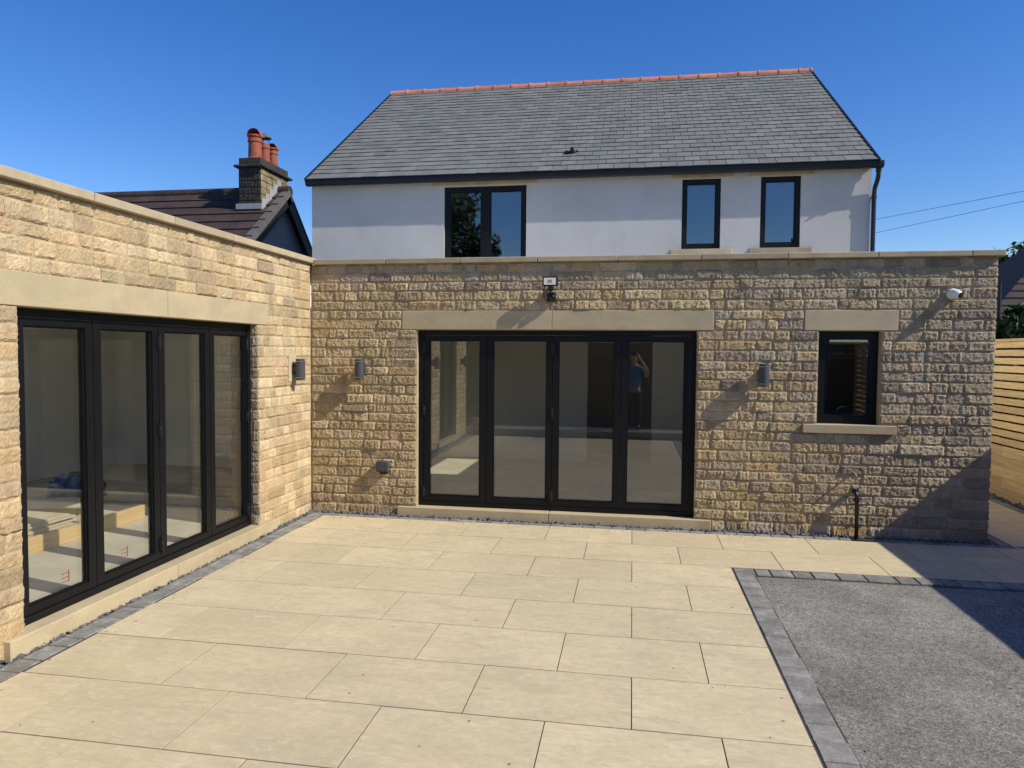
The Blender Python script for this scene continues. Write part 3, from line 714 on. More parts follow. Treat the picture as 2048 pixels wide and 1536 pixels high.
# fascia, gutter, downpipe
part('fascia', M['black'], house, (HX0 - 0.02, HX1 + 0.03, 3.93, 3.955, 4.885, 4.965))
part('soffit', M['black'], house, (HX0 - 0.02, HX1 + 0.03, 3.956, 3.999, 4.925, 4.95))
gm = MB(); prof = [(-.062, 0.04), (-.066, 0.0), (-.058, -.045), (-.03, -.062), (.03, -.062), (.05, -.045), (.055, 0.03)]
gx0, gx1 = HX0 - 0.03, HX1 + 0.115; c0 = (3.856, 4.915)
vo = []
for xs in (gx0, gx1):
    for (a, b) in prof: vo.append((xs, c0[0] + a, c0[1] + b))
n = len(prof)
gm.add(vo, [(i, i + 1, n + i + 1, n + i) for i in range(n - 1)] + [tuple(range(n)), tuple(range(n, 2 * n))[::-1]])
gm.build('gutter', M['black'], house)
dp = MB(); dp.tube([(3.70, 3.872, 4.86), (3.70, 3.874, 4.78), (3.70, 3.90, 4.70), (3.672, 3.945, 4.56), (3.668, 3.955, 4.46), (3.668, 3.955, 3.0)], 0.034, 12)
dp.lathe([(0.042, 0), (0.042, 0.06)], (3.70, 3.872, 4.80), n=12); dp.lathe([(0.041, 0), (0.041, 0.05)], (3.668, 3.955, 4.40), n=12)
dp.build('downpipe', M['black'], house, smooth=False)

# ------------------------------------------------------------------ things fixed to the walls
def wall_lamp(u, z, mp, label, group):
    base = Vector(mp(u, 0, z))
    e = empty('wall_lamp', mp(u, 0, z - 0.12), label, 'wall lamp', group)
    cx = -0.110
    part('back_plate', M['lamp'], e, (u - 0.04, u + 0.04, -0.032, -0.004, z - 0.06, z + 0.06), (u - 0.022, u + 0.022, -0.07, -0.03, z - .03, z + .03), b=0.003, mp=mp)
    c = Vector(mp(u, cx, z))
    MB().lathe([(0.050, -0.088), (0.054, -0.086), (0.054, 0.086), (0.050, 0.088)], c, n=24).build('body', M['lamp'], e, smooth=False)
    for s_ in (-1, 1):
        MB().lathe([(0.0555, 0), (0.0565, 0.001), (0.0565, 0.006), (0.0555, 0.007)], c + Vector((0, 0, s_ * 0.0925 - .0035)), n=24).build('trim_ring', M['silver'], e)
        a0 = 0.0965 if s_ > 0 else -0.122
        MB().lathe([(0.049, a0), (0.049, a0 + 0.0245), (0.044, a0 + 0.0255)], c, n=24).build('end_cap', M['lamp'], e)
    return e
wall_lamp(-3.195, 1.735, BACK, 'dark grey cylinder wall lamp between the inner corner and the folding doors', 'up and down wall lamps')
wall_lamp(1.372, 1.725, BACK, 'dark grey cylinder wall lamp between the folding doors and small black window', 'up and down wall lamps')
wall_lamp(-0.50, 1.735, LEFT, 'dark grey cylinder wall lamp on the sunlit golden stone wing', 'up and down wall lamps')
wall_lamp(-5.0, 1.735, LEFT, 'dark grey wall lamp on the golden pier seen reflected in the glass doors', 'up and down wall lamps')
wall_lamp(-7.4, 1.735, LEFT, 'dark grey wall lamp at the far end pier of the golden wing', 'up and down wall lamps')
part('lamp_pad', M['ashlar'], wing, (-0.60, -0.42, -0.0245, 0.02, 1.60, 1.90), b=0.003, mp=LEFT)

fl = empty('floodlight', (-0.945, 0, 2.5), 'black floodlight with motion sensor above the wide folding doors', 'floodlight')
hs = MB(); hs.box(-1.028, -0.862, -0.150, -0.118, 2.692, 2.800, b=0.006)
for q in range(7): hs.box(-1.01 + q * 0.024, -1.004 + q * 0.024, -0.118, -0.10, 2.70, 2.79)
hs.build('housing', M['black'], fl)
part('lamp_glass', M['led'], fl, (-1.012, -0.878, -0.1525, -0.1502, 2.708, 2.784))
part('led_panel', M['coping'], fl, (-0.97, -0.92, -0.1535, -0.1526, 2.728, 2.764))
part('bracket', M['black'], fl, (-0.958, -0.932, -0.118, -0.03, 2.655, 2.69), (-0.965, -0.925, -0.04, -0.004, 2.56, 2.70), b=0.002)
sn_ = MB(); sn_.box(-0.985, -0.885, -0.075, -0.02, 2.525, 2.63, b=0.01); sn_.build('sensor_body', M['black'], fl)
so = MB(); so.sphere((-0.932, -0.078, 2.572), 0.042, 14, 9, (1, .8, 1)); so.build('sensor_lens', M['lens'], fl, smooth=True)
part('sensor_collar', M['silver'], fl, (-0.985, -0.90, -0.0765, -0.03, 2.6305, 2.637)); 
kn = MB(); kn.sphere((-0.945, -0.085, 2.648), 0.016, 10, 7); kn.build('knuckle', M['black'], fl, smooth=True)
cb = MB(); cb.tube([(-1.0, -0.10, 2.70), (-1.02, -0.11, 2.66), (-1.012, -0.10, 2.60), (-1.005, -0.08, 2.55), (-0.98, -0.05, 2.53)], 0.005, 6); cb.build('cable', M['cable'], fl, smooth=True)

sc_ = empty('security_camera', (3.245, 0, 2.52), 'white turret security camera near the top corner of the stone wall', 'security camera')
mbx = MB(); mbx.lathe([(0.05, -0.01), (0.058, 0.02), (0.058, 0.035), (0.052, 0.05), (0.047, 0.075)], (3.235, 0, 2.59), axis=(0.1, -1, 0), n=22); mbx.build('base', M['white'], sc_, smooth=True)
ld = Vector((0.58, -0.76, -0.28)).normalized(); cc = Vector((3.245, -0.085, 2.585))
mbx = MB(); mbx.lathe([(0.012, -0.05), (0.04, -0.03), (0.049, 0.0), (0.047, 0.02), (0.040, 0.042), (0.034, 0.05)], cc, axis=ld, n=22); mbx.build('eyeball', M['white'], sc_, smooth=True)
mbx = MB(); mbx.lathe([(0.034, 0.0), (0.033, 0.006), (0.02, 0.009)], cc + ld * 0.0495, axis=ld, n=20); mbx.build('lens', M['lens'], sc_, smooth=True)

sb = empty('outdoor_socket', (-2.925, 0, 0.5), 'dark grey weatherproof socket box low on the stone beside folding doors', 'socket')
part('box', M['lamp'], sb, (-2.995, -2.855, -0.075, -0.006, 0.515, 0.645), b=0.008)
part('cover', M['lamp'], sb, (-3.0, -2.85, -0.098, -0.077, 0.53, 0.648), b=0.009)
part('cable_entry', M['black'], sb, (-2.965, -2.885, -0.07, -0.02, 0.495, 0.514), b=0.004)
part('side_seal', M['silver'], sb, (-2.8545, -2.851, -0.07, -0.012, 0.525, 0.635))

wp = empty('waste_pipe', (2.35, 0, 0), 'black plastic waste pipe dropping to a drain below the small window', 'pipe')
t_ = MB(); t_.tube([(2.335, 0.02, 0.50), (2.335, -0.045, 0.50), (2.337, -0.085, 0.492), (2.342, -0.098, 0.46), (2.345, -0.10, 0.40), (2.352, -0.10, -0.02)], 0.020, 12); t_.build('pipe', M['black'], wp, smooth=True)
t_ = MB(); t_.lathe([(0.028, 0), (0.028, 0.05)], (2.335, -0.03, 0.50), axis=(0, -1, 0), n=14); t_.lathe([(0.027, 0), (0.027, 0.045)], (2.345, -0.10, 0.395), n=14); t_.build('elbow_socket', M['black'], wp)
t_ = MB(); t_.tube([(2.325, 0.02, 0.695), (2.325, -0.10, 0.69), (2.325, -0.115, 0.665)], 0.011, 8); tag(t_.build('overflow_pipe', M['coping'], smooth=True), 'short thin overflow pipe sticking out above the black waste pipe', 'pipe')
dg = empty('drain_grate', (2.40, -0.1, 0), 'black slotted drain grate at the foot of the waste pipe', 'drain')
dm = MB().ring(2.29, 2.53, -0.205, -0.035, 2.305, 2.515, -0.19, -0.05, -0.012, 0.010, lambda u, d, z: (u, z, d)); dm.build('rim', M['black'], dg)
for q in range(9): part('bar', M['black'], dg, (2.313 + q * 0.024, 2.323 + q * 0.024, -0.189, -0.051, -0.012, 0.007))

# ------------------------------------------------------------------ timber fences
def fence(axis, fixed, a0, a1, top, label, seed, base=-0.05, step=0.111, gap=0.027, solid=0.80, face=-1, wood='larch'):
    rr = random.Random(seed)
    mp = (lambda u, d, z: (fixed + d, u, z)) if axis == 'y' else (lambda u, d, z: (u, fixed + d, z))
    e = empty('timber_fence', mp(a0, 0, base), label, 'fence')
    z = top - 0.04
    while z > solid:
        u = a0
        while u < a1:
            u1 = min(u + 3.6, a1); part('slat', M[wood], e, (u + .002, u1 - .002, -0.021, 0.021, z - step + gap, z), b=0.002, mp=mp); u = u1
        z -= step
    k = 0
    while z > base + 0.03:
        hh_ = 0.142; u = a0 - (k % 3) * 0.7 
        while u < a1:
            u1 = min(u + 2.4, a1); aa = max(u, a0)
            if u1 > aa: part('board', M[wood], e, (aa + .0015, u1 - .0015, -0.020, 0.020, max(z - hh_ + 0.003, base), z), b=0.002, mp=mp)
            u = u1
        z -= hh_; k += 1
    u = a0 + 0.05
    while u < a1:
        part('post', M[wood], e, (u, u + 0.09, -face * 0.023, -face * 0.113, base - 0.08, top - 0.045), mp=mp); u += 1.8
    part('cap_rail', M[wood], e, (a0, a1, -0.05, 0.05, top - 0.036, top), b=0.003, mp=mp)
    return e
fence('y', 5.06, -9.3, 9.5, 2.19, 'tall new larch slat fence running beside the extension', 3)
fence('x', -9.25, -4.2, 5.3, 2.25, 'tall slat fence closing the patio opposite the stone extension', 4, base=0.17, solid=0.3, face=1, gap=0.002, wood='larch_dark')

# ------------------------------------------------------------------ neighbour on the left
nb = empty('neighbour_bungalow', (-10, 6, 0), 'bungalow with dark brown tiled roof and sooty stone chimney behind the golden wing', 'house')
GX, RYn, RZn = -7.24, 6.19, 5.36; NXL = -14.5
pf = math.radians(38.5); pb = math.radians(45); LFn = 3.9; LBn = 3.6
def nf(x, s, h): return (x, RYn - s * math.cos(pf) - h * math.sin(pf), RZn - s * math.sin(pf) + h * math.cos(pf))
def nbk(x, s, h): return (x, RYn + s * math.cos(pb) + h * math.sin(pb), RZn - s * math.sin(pb) + h * math.cos(pb))
wl = MB(); ys0 = RYn - 2.9; ys1 = RYn + 2.4
v = [(x_, yy_, zz_) for x_ in (NXL + .3, GX - 0.22) for (yy_, zz_) in ((ys0, -0.13), (ys1, -0.13), (ys1, RZn - 0.15 - 2.4 * math.tan(pb)), (RYn, RZn - 0.15), (ys0, RZn - 0.15 - 2.9 * math.tan(pf)))]
wl.add(v, [(0, 1, 2, 3, 4), (9, 8, 7, 6, 5)] + [(i, (i + 1) % 5, 5 + (i + 1) % 5, 5 + i) for i in range(5)]).build('wall', M['greywall'], nb)
rf = MB()
v = [nf(x_, s_, h_) for x_ in (NXL, GX - .03) for (s_, h_) in ((0, -0.05), (LFn, -0.05), (LFn, -0.01), (0, -0.01))]
rf.add(v, FQ)
v = [nbk(x_, s_, h_) for x_ in (NXL, GX - .03) for (s_, h_) in ((0, -0.05), (LBn, -0.05), (LBn, 0.03), (0, 0.03))]
rf.add(v, FQ); nro = rf.build('roof', M['rtile'], nb)
GN = 0.325; s = 0.08; r = 0
proto = None
while s < LFn - 0.1:
    x = GX - 0.14
    if r % 2: x -= 0.165
    if r % 2: 
        MB().add([nf(a, b, c) for (a, b, c) in ((GX - .305, s - .04, .004), (GX - .135, s - .04, .004), (GX - .135, s + GN, .034), (GX - .305, s + GN, .034), (GX - .305, s - .04, -.01), (GX - .135, s - .04, -.01), (GX - .135, s + GN, .012), (GX - .305, s + GN, .012))], FQ).build('roof_tile', M['rtile'], nro)
    while x > NXL + 0.3:
        o_ = (x - .165, *nf(x, s, 0)[1:])
        if proto is None:
            t_ = MB(); t_.add([nf(a, b, c) for (a, b, c) in ((x - .3285, s - .04, .004), (x - .0015, s - .04, .004), (x - .0015, s + GN, .034), (x - .3285, s + GN, .034), (x - .3285, s - .04, -.01), (x - .0015, s - .04, -.01), (x - .0015, s + GN, .012), (x - .3285, s + GN, .012))], FQ)
            proto = t_.build('roof_tile', M['rtile'], nro, origin=o_)
        else:
            c_ = proto.copy(); link(c_, nro, o_)
        x -= 0.33
    s += GN; r += 1
x = GX + 0.01
while x > NXL:
    rm = MB(); rm.lathe([(0.10, 0), (0.115, .005), (0.115, 0.44)], (x - 0.45, RYn, RZn - 0.035), axis=(1, 0, 0), n=14); rm.build('ridge_tile', M['rtile'], nro); x -= 0.45
s = 0.05
while s < LFn - 0.2:
    MB().add([nf(a, b, c) for (a, b, c) in ((GX - .13, s, .02), (GX + .012, s, .02), (GX + .012, s + GN - .006, .045), (GX - .13, s + GN - .006, .045), (GX - .13, s, -.01), (GX + .012, s, -.10), (GX + .012, s + GN - .006, -.10), (GX - .13, s + GN - .006, -.01))], FQ).build('verge_tile', M['verge'], nro); s += GN
bb_ = MB(); v = [nf(x_, s_, h_) for x_ in (GX - .06, GX - .03) for (s_, h_) in ((0.05, -0.28), (LFn, -0.28), (LFn, -0.1), (0.05, -0.1))]; bb_.add(v, FQ)
v = [nbk(x_, s_, h_) for x_ in (GX - .06, GX - .03) for (s_, h_) in ((0.05, -0.25), (LBn, -0.25), (LBn, -0.06), (0.05, -0.06))]; bb_.add(v, FQ)
bb_.build('bargeboard', M['black'], nro)
chm = MB(); CX0, CX1, CY0, CY1 = -7.99, -7.505, 5.45, 6.62
chm.box(CX0, CX1, CY0, CY1, 4.3, 5.66); chm.box(CX0 - .0, CX1 + .0, CY0 - .0, CY1, 5.715, 5.86, b=0.01)
cho = chm.build('chimney', M['soot_shade'], nb)
rr = random.Random(5); zc = 4.85; row = 0
while zc < 5.62:
    hgt = 0.135
    for (u0_, u1_, mp_, ms_) in ((CX0, CX1, lambda u, d, z: (u, CY0 + d, z), 'soot_shade'), (CY0, CY1, lambda u, d, z: (CX1 - d, u, z), 'oldstone')):
        u = u0_
        while u < u1_ - 0.02:
            u1 = min(u + rr.uniform(.2, .34), u1_)
            if u1_ - u1 < 0.1: u1 = u1_
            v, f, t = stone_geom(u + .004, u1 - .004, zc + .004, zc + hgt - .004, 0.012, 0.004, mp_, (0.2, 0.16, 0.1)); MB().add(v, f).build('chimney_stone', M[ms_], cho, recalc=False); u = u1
    zc += hgt; row += 1
part('ledge', M['soot_shade'], cho, (CX0 - 0.075, CX1 + 0.075, CY0 - 0.075, CY1 + 0.06, 5.662, 5.713), b=0.01)
part('lead_flashing', M['lead'], cho, (CX0 - 0.05, CX1 + 0.03, CY0 - 0.035, CY0 - 0.018, 4.82, 4.93))
fm = MB()
for q in range(5):
    y_ = CY0 + q * 0.16; z_ = RZn - abs(RYn - y_) * math.tan(pf) - 0.05 
    fm.box(CX1 + 0.016, CX1 + 0.022 + 0.0005 * q, y_, y_ + 0.17, z_, z_ + 0.33)
fm.build('step_flashing', M['lead'], cho)
def pot(x, y, r, z1, kind):
    pm = MB(); z0 = 5.855
    pm.lathe([(r * 1.12, z0), (r * 1.12, z0 + .04), (r * 1.02, z0 + .06), (r * .95, z1 - .16), (r * 1.08, z1 - .15), (r * 1.08, z1 - .11), (r * .98, z1 - .10), (r * .98, z1 - 0.05), (r * .8, z1 - 0.05), (r * .78, z1 - .3)], (x, y, 0), n=18, cap=False)
    po = pm.build('chimney_pot', M['pot'], cho, smooth=False)
    return po
pot(-7.765, 5.70, 0.135, 6.38, 0); pot(-7.765, 6.10, 0.10, 6.36, 1); pot(-7.775, 6.46, 0.098, 6.34, 0)
def cowl_hood(x, y, z, r, m_):
    hm = MB(); vv = []; n1, n2 = 12, 7
    for j in range(n2):
        a = math.pi * 0.5 * j / (n2 - 1)
        for i in range(n1 + 1):
            b = math.pi * i / n1
            vv.append((x - r * 1.12 * math.cos(b), y - r * 0.6 + r * 1.5 * math.sin(a), z + r * 1.1 * math.sin(b) * math.cos(a) ** .6))
    hm.add(vv, [(j * (n1 + 1) + i, j * (n1 + 1) + i + 1, (j + 1) * (n1 + 1) + i + 1, (j + 1) * (n1 + 1) + i) for j in range(n2 - 1) for i in range(n1)])
    hm.lathe([(r * 1.1, -.03), (r * 1.14, -.01), (r * 1.12, .012)], (x, y, z), n=16); hm.build('pot_hood', m_, cho, smooth=True)
cowl_hood(-7.765, 5.70, 6.355, 0.135, M['pot']); cowl_hood(-7.775, 6.46, 6.31, 0.10, M['pot'])
cw = MB(); cw.lathe([(0.14, 6.43), (0.135, 6.45), (0.06, 6.52), (0.012, 6.54)], (-7.765, 6.10, 0), n=16)
for a in (0.4, 2.5, 4.6): cw.tube([(-7.765 + .08 * math.cos(a), 6.10 + .08 * math.sin(a), 6.3), (-7.765 + .09 * math.cos(a), 6.10 + .09 * math.sin(a), 6.44)], 0.008, 6)
cw.build('rain_cap', M['verge'], cho, smooth=False)

# ------------------------------------------------------------------ neighbour on the right
rn = empty('far_house', (14, 17, 0), 'far house with dark hipped roof glimpsed above the larch fence', 'house')
part('wall', M['brickn'], rn, (10.2, 19, 14.6, 22, -0.13, 2.75))
hp = MB(); hp.add([(9.6, 14.0, 2.70), (19.6, 14.0, 2.70), (19.6, 22.6, 2.70), (9.6, 22.6, 2.70), (14.0, 18.3, 6.3), (15.6, 18.3, 6.3)], [(0, 1, 5, 4), (1, 2, 5), (2, 3, 4, 5), (3, 0, 4), (3, 2, 1, 0)])
ho = hp.build('roof', M['darkroof'], rn)
for q in range(15):
    t = q / 15; z_ = 2.72 + 3.55 * t; 
    part('tile_course', M['darkroof'], ho, (9.62 + 4.35 * t, 19.58 - 3.95 * t, 13.985 + 4.25 * t, 14.03 + 4.25 * t, z_, z_ + 0.03))
part('gutter', M['black'], rn, (9.5, 19.7, 13.86, 13.97, 2.60, 2.70)); part('gutter', M['black'], rn, (9.46, 9.58, 13.98, 22.6, 2.60, 2.70))
v_ = MB(); v_.tube([(10.3, 13.6, 3.25), (10.75, 13.6, 3.55)], 0.022, 6); v_.build('rail', M['lead'], rn); v_ = MB(); v_.tube([(10.1, 13.95, 2.6), (10.1, 13.95, 4.0)], 0.05, 8); v_.build('flue_pipe', M['black'], rn)

# ------------------------------------------------------------------ trees
def added_hedge(x0, x1, y0, y1, h, n, label):
    rg = np.random.default_rng(21); V = []; F = []
    e = empty('added_hedge', ((x0 + x1) / 2, (y0 + y1) / 2, -0.14), label, 'added_hedge')
    P = rg.uniform(0, 1, (n, 3)) * np.array([x1 - x0, y1 - y0, h]) + np.array([x0, y0, -0.1]); P[:, 2] *= 1 + 0.06 * np.sin(P[:, 1] * 3.1)
    for o in P:
        a = rg.normal(0, 1, 3); a /= np.linalg.norm(a); b = np.cross(a, rg.normal(0, 1, 3)); b /= np.linalg.norm(b); s_ = rg.uniform(.05, .11); k = len(V)
        V += [tuple(o - a * s_), tuple(o + b * s_ * .5), tuple(o + a * s_), tuple(o - b * s_ * .5)]; F.append((k, k + 1, k + 2, k + 3))
    lm = MB(); lm.v = V; lm.f = F; lm.t = [None] * len(V); lm.build('foliage', M['leafd'], e, recalc=False)
    for q in range(int((y1 - y0) / 0.8)):
        yy_ = y0 + 0.4 + q * 0.8; st_ = MB(); st_.tube([((x0 + x1) / 2, yy_, -0.2), ((x0 + x1) / 2 + .05, yy_ + .05, h * .8)], [0.03, 0.012], 6); st_.build('stem', M['bark'], e)
added_hedge(5.35, 6.1, 0.5, 9.5, 1.85, 15000, 'added dark evergreen foliage set close behind the larch fence to darken its gaps')  # unseen foliage added so the gaps between slats stay dark
def tree(x, y, h, rx, rz, n, label, name='broadleaf_tree', leafm='leaf', seed=1, clear=0.35, ls=0.16, group=None):
    rg = np.random.default_rng(seed)
    e = empty(name, (x, y, -0.14), label, 'tree', group)
    tr_ = MB(); top = h * 0.82
    pts = [(x + rg.normal(0, .05) * q, y + rg.normal(0, .05) * q, -0.16 + top * q / 6) for q in range(7)]
    tr_.tube(pts, [0.035 * h * .45 * (1 - q / 7.5) + .02 for q in range(7)], 9)
    tr_.build('trunk', M['bark'], e, smooth=True)
    zc = h * (1 + clear) / 2; cl = []
    for q in range(26):
        d = rg.normal(0, 1, 3); d /= np.linalg.norm(d); rad = rg.uniform(.35, .85) 
        cl.append((x + d[0] * rx * rad, y + d[1] * rx * rad, zc + d[2] * rz * rad))
    lb = MB()
    for c in cl[:14]:
        zb = max(h * clear * .8, min(c[2] - .4, top * .9)); q = min(5, max(1, int(zb / top * 6)))
        m_ = ((pts[q][0] + c[0]) / 2, (pts[q][1] + c[1]) / 2, (pts[q][2] + c[2]) / 2 + .1)
        lb.tube([pts[q], m_, c], [0.05, 0.03, 0.012], 6)
    lb.build('limb', M['bark'], e, smooth=True)
    V = []; F = []
    per = n // len(cl)
    for c in cl:
        cr = rg.uniform(.28, .5) * (rx + rz) / 2
        P = rg.normal(0, 1, (per, 3)); P = P / np.linalg.norm(P, axis=1)[:, None] * (rg.uniform(.15, 1, (per, 1)) ** .45) * cr * np.array([1, 1, .8])
        for p_ in P:
            a = rg.normal(0, 1, 3); a /= np.linalg.norm(a); b = np.cross(a, rg.normal(0, 1, 3)); b /= np.linalg.norm(b)
            s_ = ls * rg.uniform(.5, 1.2); o = np.array(c) + p_; k = len(V)
            V += [tuple(o - a * s_), tuple(o + b * s_ * .5), tuple(o + a * s_), tuple(o - b * s_ * .5)]; F.append((k, k + 1, k + 2, k + 3))
    lm = MB(); lm.v = V; lm.f = F; lm.t = [None] * len(V); lm.build('crown', M[leafm], e, recalc=False)
tree(9.85, 12.3, 3.55, 0.62, 1.2, 5200, 'dark leafy tree in front of the far house roof', leafm='leafd', seed=2, clear=.25)
tree(17.0, 27, 7.5, 2.6, 1.9, 4600, 'sunlit treetop rising behind the far dark roof', seed=3, clear=.4)
tree(-9.3, -20, 11.4, 2.2, 4.0, 9500, 'tall green tree mirrored in the upstairs double window', seed=4, clear=.25)
tree(7.0, -20, 8.2, 1.5, 2.4, 4600, 'smaller green tree mirrored in the upstairs window nearest the downpipe', seed=6, clear=.3)

# ------------------------------------------------------------------ overhead wires
def wire(a, b, sag, label):
    a, b = Vector(a), Vector(b)
    pts = [a.lerp(b, t) - Vector((0, 0, sag * 4 * t * (1 - t))) for t in np.linspace(0, 1, 17)]
    tag(MB().tube(pts, 0.0055, 5).build('overhead_wire', M['cable'], smooth=True), label, 'wire', 'overhead wires beside the house')
def span(a, b, label):
    a, b = Vector(a), Vector(b); wire(a + (a - b) * 0.7, b + (b - a) * 0.9, 0.0, label)
span((6.725, 14, 5.839), (8.709, 10, 5.715), 'upper thin overhead wire crossing the sky beside the house')
span((6.736, 14, 5.453), (8.717, 10, 5.490), 'lower thin overhead wire crossing the sky beside the house')

# ------------------------------------------------------------------ builder's materials inside the wing
FZ = 0.095
def obox(cx, cy, ang, L, W, z0, z1, b=0.003):
    ca, sa = math.cos(ang), math.sin(ang)
    return lambda u, d, z: (cx + u * ca - d * sa, cy + u * sa + d * ca, z), (-L / 2, L / 2, -W / 2, W / 2, z0, z1)
def timber(name, cx, cy, ang, L, W, z0, z1, m_, label, cat, group=None):
    mp_, bx = obox(cx, cy, ang, L, W, z0, z1); tag(MB().box(*bx, b=0.003, mp=mp_).build(name, M[m_]), label, cat, group)
timber('timber_plank', -5.33, -1.86, math.radians(88), 1.5, 0.05, FZ + .001, FZ + 0.15, 'pine', 'long pale timber plank standing on edge inside the wing doors', 'plank')
timber('timber_block', -5.62, -2.62, math.radians(5), 0.5, 0.10, FZ + .001, FZ + 0.12, 'pine', 'short timber block under the stacked boards inside the wing', 'timber')
timber('timber_block', -5.72, -1.95, math.radians(8), 0.6, 0.10, FZ + .001, FZ + 0.12, 'pine', 'timber block beside the long plank under the stacked boards', 'timber')
for q in range(5):
    timber('board', -5.78 + random.uniform(-.03, .03), -2.32 + random.uniform(-.04, .04), random.uniform(-.06, .06), 0.62, 0.85, FZ + 0.122 + q * 0.022, FZ + 0.141 + q * 0.022, 'osb',
           ('lowest pale board of the stack resting on timber blocks', 'second pale board up in the stack on timber blocks', 'middle pale board in the stack on timber blocks', 'fourth pale board up in the stack on timber blocks', 'topmost pale board of the stack on timber blocks')[q], 'board', 'boards stacked inside the wing')
timber('flat_board', -6.35, -1.15, 0.25, 0.75, 0.5, FZ + .12, FZ + 0.14, 'osb', 'wide pale board lying flat beyond the stacked boards', 'board')
timber('timber_block', -6.35, -1.15, 0.4, 0.5, 0.15, FZ + .001, FZ + 0.119, 'pine', 'timber block propping up the wide flat board', 'timber')
bg = MB(); bg.sphere((-6.55, -0.62, FZ + 0.17), 0.33, 26, 16, (1.0, 0.8, 0.55))
bv = np.array(bg.v); nz_ = RNG.normal(0, 1, bv.shape); bv[:, 2] = np.maximum(bv[:, 2] + .03 * nz_[:, 2], FZ + .002); bv[:, :2] += .02 * nz_[:, :2]; bg.v = [tuple(p_) for p_ in bv]
tag(bg.build('plastic_sack', M['bluebag'], smooth=True), 'crumpled blue plastic sack on the floor inside the wing', 'sack')
for q, (px_, py_) in enumerate(((-3.66, -8.15), (-3.40, -8.22))):
    pm = MB(); pm.lathe([(0.075, 0.171), (0.105, 0.36), (0.115, 0.36), (0.115, 0.40), (0.10, 0.40), (0.095, 0.35)], (px_, py_, 0), n=20)
    tag(pm.build('plant_pot', M['clayplant'], smooth=False), ('empty buff plant pot nearest the end of the golden wing', 'empty buff plant pot second from the end of the golden wing')[q], 'plant pot', 'plant pots by the rear fence')

# ------------------------------------------------------------------ the photographer, mirrored in the glass doors
def skin(name, joints, edges, m_, parent, root=0, sub=2):
    me = bpy.data.meshes.new(name); lo = Vector(WLOC[parent.name])
    me.from_pydata([tuple(Vector(j[0]) - lo) for j in joints], edges, []); me.materials.append(m_)
    o = bpy.data.objects.new(name, me); link(o, parent, lo)
    md = o.modifiers.new('skin', 'SKIN'); md.use_smooth_shade = True
    if not me.skin_vertices: me.attributes  # layer is created with the modifier below
    bpy.context.view_layer.objects.active = o
    if not me.skin_vertices:
        with bpy.context.temp_override(object=o, active_object=o): bpy.ops.mesh.customdata_skin_add()
    for i, j in enumerate(joints):
        r_ = j[1]; me.skin_vertices[0].data[i].radius = r_ if isinstance(r_, tuple) else (r_, r_)
        me.skin_vertices[0].data[i].use_root = (i == root)
    sb_ = o.modifiers.new('sub', 'SUBSURF'); sb_.levels = sub; sb_.render_levels = sub
    return o
pz = 0.17; PXc, PYc = 0.02, -8.48
person = empty('person', (PXc, PYc, pz), 'person in blue t-shirt raising a phone, mirrored in the folding doors', 'person')
J = lambda x, y, z, r: ((PXc + x, PYc + y, pz + z), r)
body = [J(0, 0, 0.95, .10), J(0, 0, 1.12, .095), J(0, .0, 1.32, .10), J(0, -.01, 1.46, .085), J(0, .0, 1.55, .05), J(0, .02, 1.62, .072), J(0, .02, 1.70, .085), J(0, .015, 1.78, .06),
        J(.10, 0, .90, .085), J(.11, .02, .50, .058), J(.11, -.01, .10, .040), J(.12, .12, .04, .035),
        J(-.10, 0, .90, .085), J(-.11, .02, .50, .058), J(-.11, -.01, .10, .040), J(-.12, .12, .04, .035),
        J(.19, 0, 1.43, .055), J(.30, .05, 1.24, .043), J(.30, .22, 1.40, .036), J(.13, .33, 1.66, .026), J(.10, .35, 1.71, .030),
        J(-.19, 0, 1.43, .055), J(-.29, .05, 1.24, .043), J(-.27, .22, 1.42, .036), J(-.15, .33, 1.66, .026), J(-.12, .35, 1.71, .030)]
be = [(0, 1), (1, 2), (2, 3), (3, 4), (4, 5), (5, 6), (6, 7), (0, 8), (8, 9), (9, 10), (10, 11), (0, 12), (12, 13), (13, 14), (14, 15), (3, 16), (16, 17), (17, 18), (18, 19), (19, 20), (3, 21), (21, 22), (22, 23), (23, 24), (24, 25)]
for s_, root in ((1, 20), (-1, 25)):
    bx, by, bz = 0.11 * s_, .35, 1.71
    for q in range(4):
        k = len(body); L_ = (0.040, .045, .042, .034)[q]
        body += [J(bx - .02 * s_, by + .012, bz + .03 - q * .018, .010), J(bx - .02 * s_ - L_ * s_ * .7, by + .020, bz + .034 - q * .018, .009), J(bx - .02 * s_ - L_ * s_ * 1.1, by + .006, bz + .034 - q * .018, .008)]
        be += [(root, k), (k, k + 1), (k + 1, k + 2)]
    k = len(body); body += [J(bx - .005 * s_, by - .02, bz + .035, .011), J(bx - .03 * s_, by - .035, bz + .05, .009)]; be += [(root, k), (k, k + 1)]
skin('body', body, be, M['skin'], person)
shirt = [J(0, 0, .93, (.175, .135)), J(0, 0, 1.12, (.165, .125)), J(0, 0, 1.32, (.175, .13)), J(0, -.01, 1.45, (.12, .09)), J(.18, 0, 1.44, .085), J(.255, .03, 1.32, .072), J(-.18, 0, 1.44, .085), J(-.25, .03, 1.32, .072)]
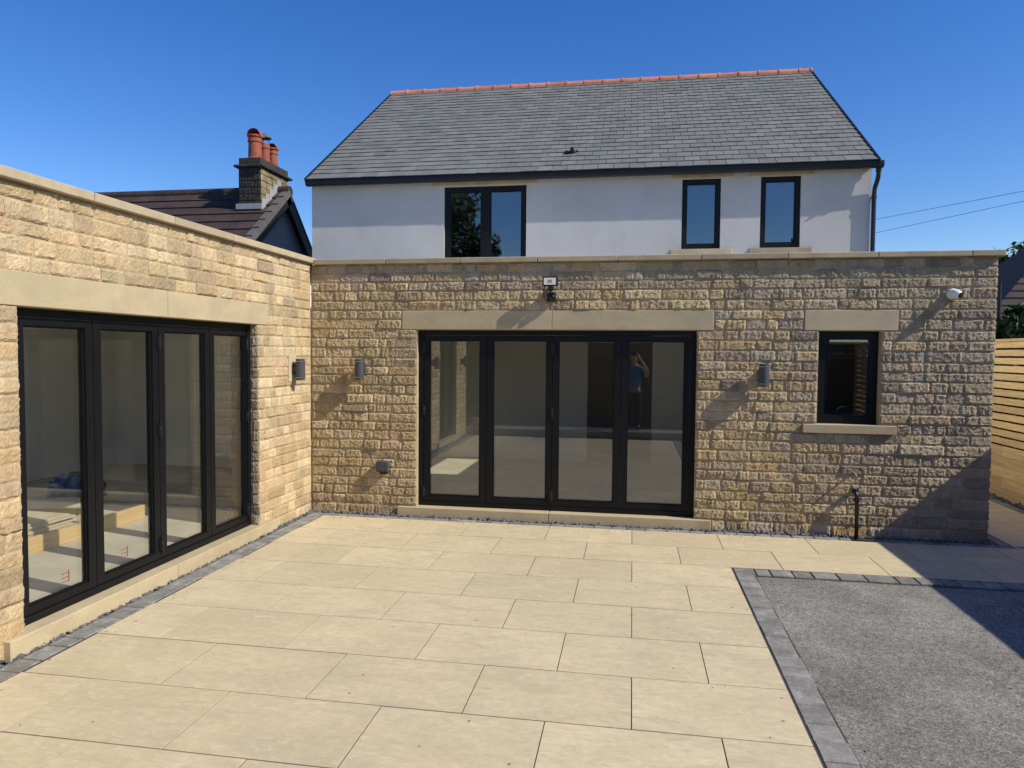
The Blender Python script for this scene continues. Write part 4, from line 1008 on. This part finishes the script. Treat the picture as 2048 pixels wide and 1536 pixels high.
skin('t_shirt', shirt, [(0, 1), (1, 2), (2, 3), (3, 4), (4, 5), (3, 6), (6, 7)], M['shirt'], person)
tro = [J(0, 0, .97, (.16, .125)), J(.10, 0, .86, .11), J(.11, .02, .50, .08), J(.11, -.01, .08, .07), J(-.10, 0, .86, .11), J(-.11, .02, .50, .08), J(-.11, -.01, .08, .07)]
skin('trousers', tro, [(0, 1), (1, 2), (2, 3), (0, 4), (4, 5), (5, 6)], M['trouser'], person)
hr = MB(); hr.sphere((PXc, PYc + .0, pz + 1.745), 0.098, 16, 10, (.92, 1.02, .95)); hv = np.array(hr.v); low = (hv[:, 1] > PYc + .06); hv[low, 2] = np.maximum(hv[low, 2], pz + 1.775); hr.v = [tuple(a) for a in hv]
hr.build('hair', M['hair'], person, smooth=True)
ns = MB()
ns.sphere((PXc, PYc + .112, pz + 1.665), .014, 8, 6, (.8, 1, 1.5)); ns.sphere((PXc + .088, PYc + .01, pz + 1.675), .018, 8, 6, (.5, 1, 1.6)); ns.sphere((PXc - .088, PYc + .01, pz + 1.675), .018, 8, 6, (.5, 1, 1.6)); ns.build('face_features', M['skin'], person, smooth=True)
ey = MB()
for s_ in (-1, 1): ey.sphere((PXc + .032 * s_, PYc + .098, pz + 1.695), .011, 8, 6)
ey.build('eye', M['hair'], person, smooth=True)
mo = MB(); mo.sphere((PXc, PYc + .098, pz + 1.622), .022, 8, 6, (1, .4, .25)); mo.build('mouth', M['pot'], person, smooth=True)
for s_ in (-1, 1):
    sh = MB(); sh.sphere((PXc + .115 * s_, PYc + .06, pz + .05), .06, 12, 8, (.8, 2.1, .8)); hv = np.array(sh.v); hv[:, 2] = np.maximum(hv[:, 2], pz + .001); sh.v = [tuple(a) for a in hv]; sh.build('shoe', M['trouser'], person, smooth=True)
ph = empty('phone', (-0.0245, -8.104, 1.90), 'dark phone held up in both hands by the person in blue', 'phone')
part('case', M['black'], ph, (-0.10, 0.062, -8.112, -8.103, 1.90, 1.978), b=0.003)
part('lens_bump', M['lens'], ph, (-0.05, -0.012, -8.1028, -8.100, 1.935, 1.972), b=0.001)
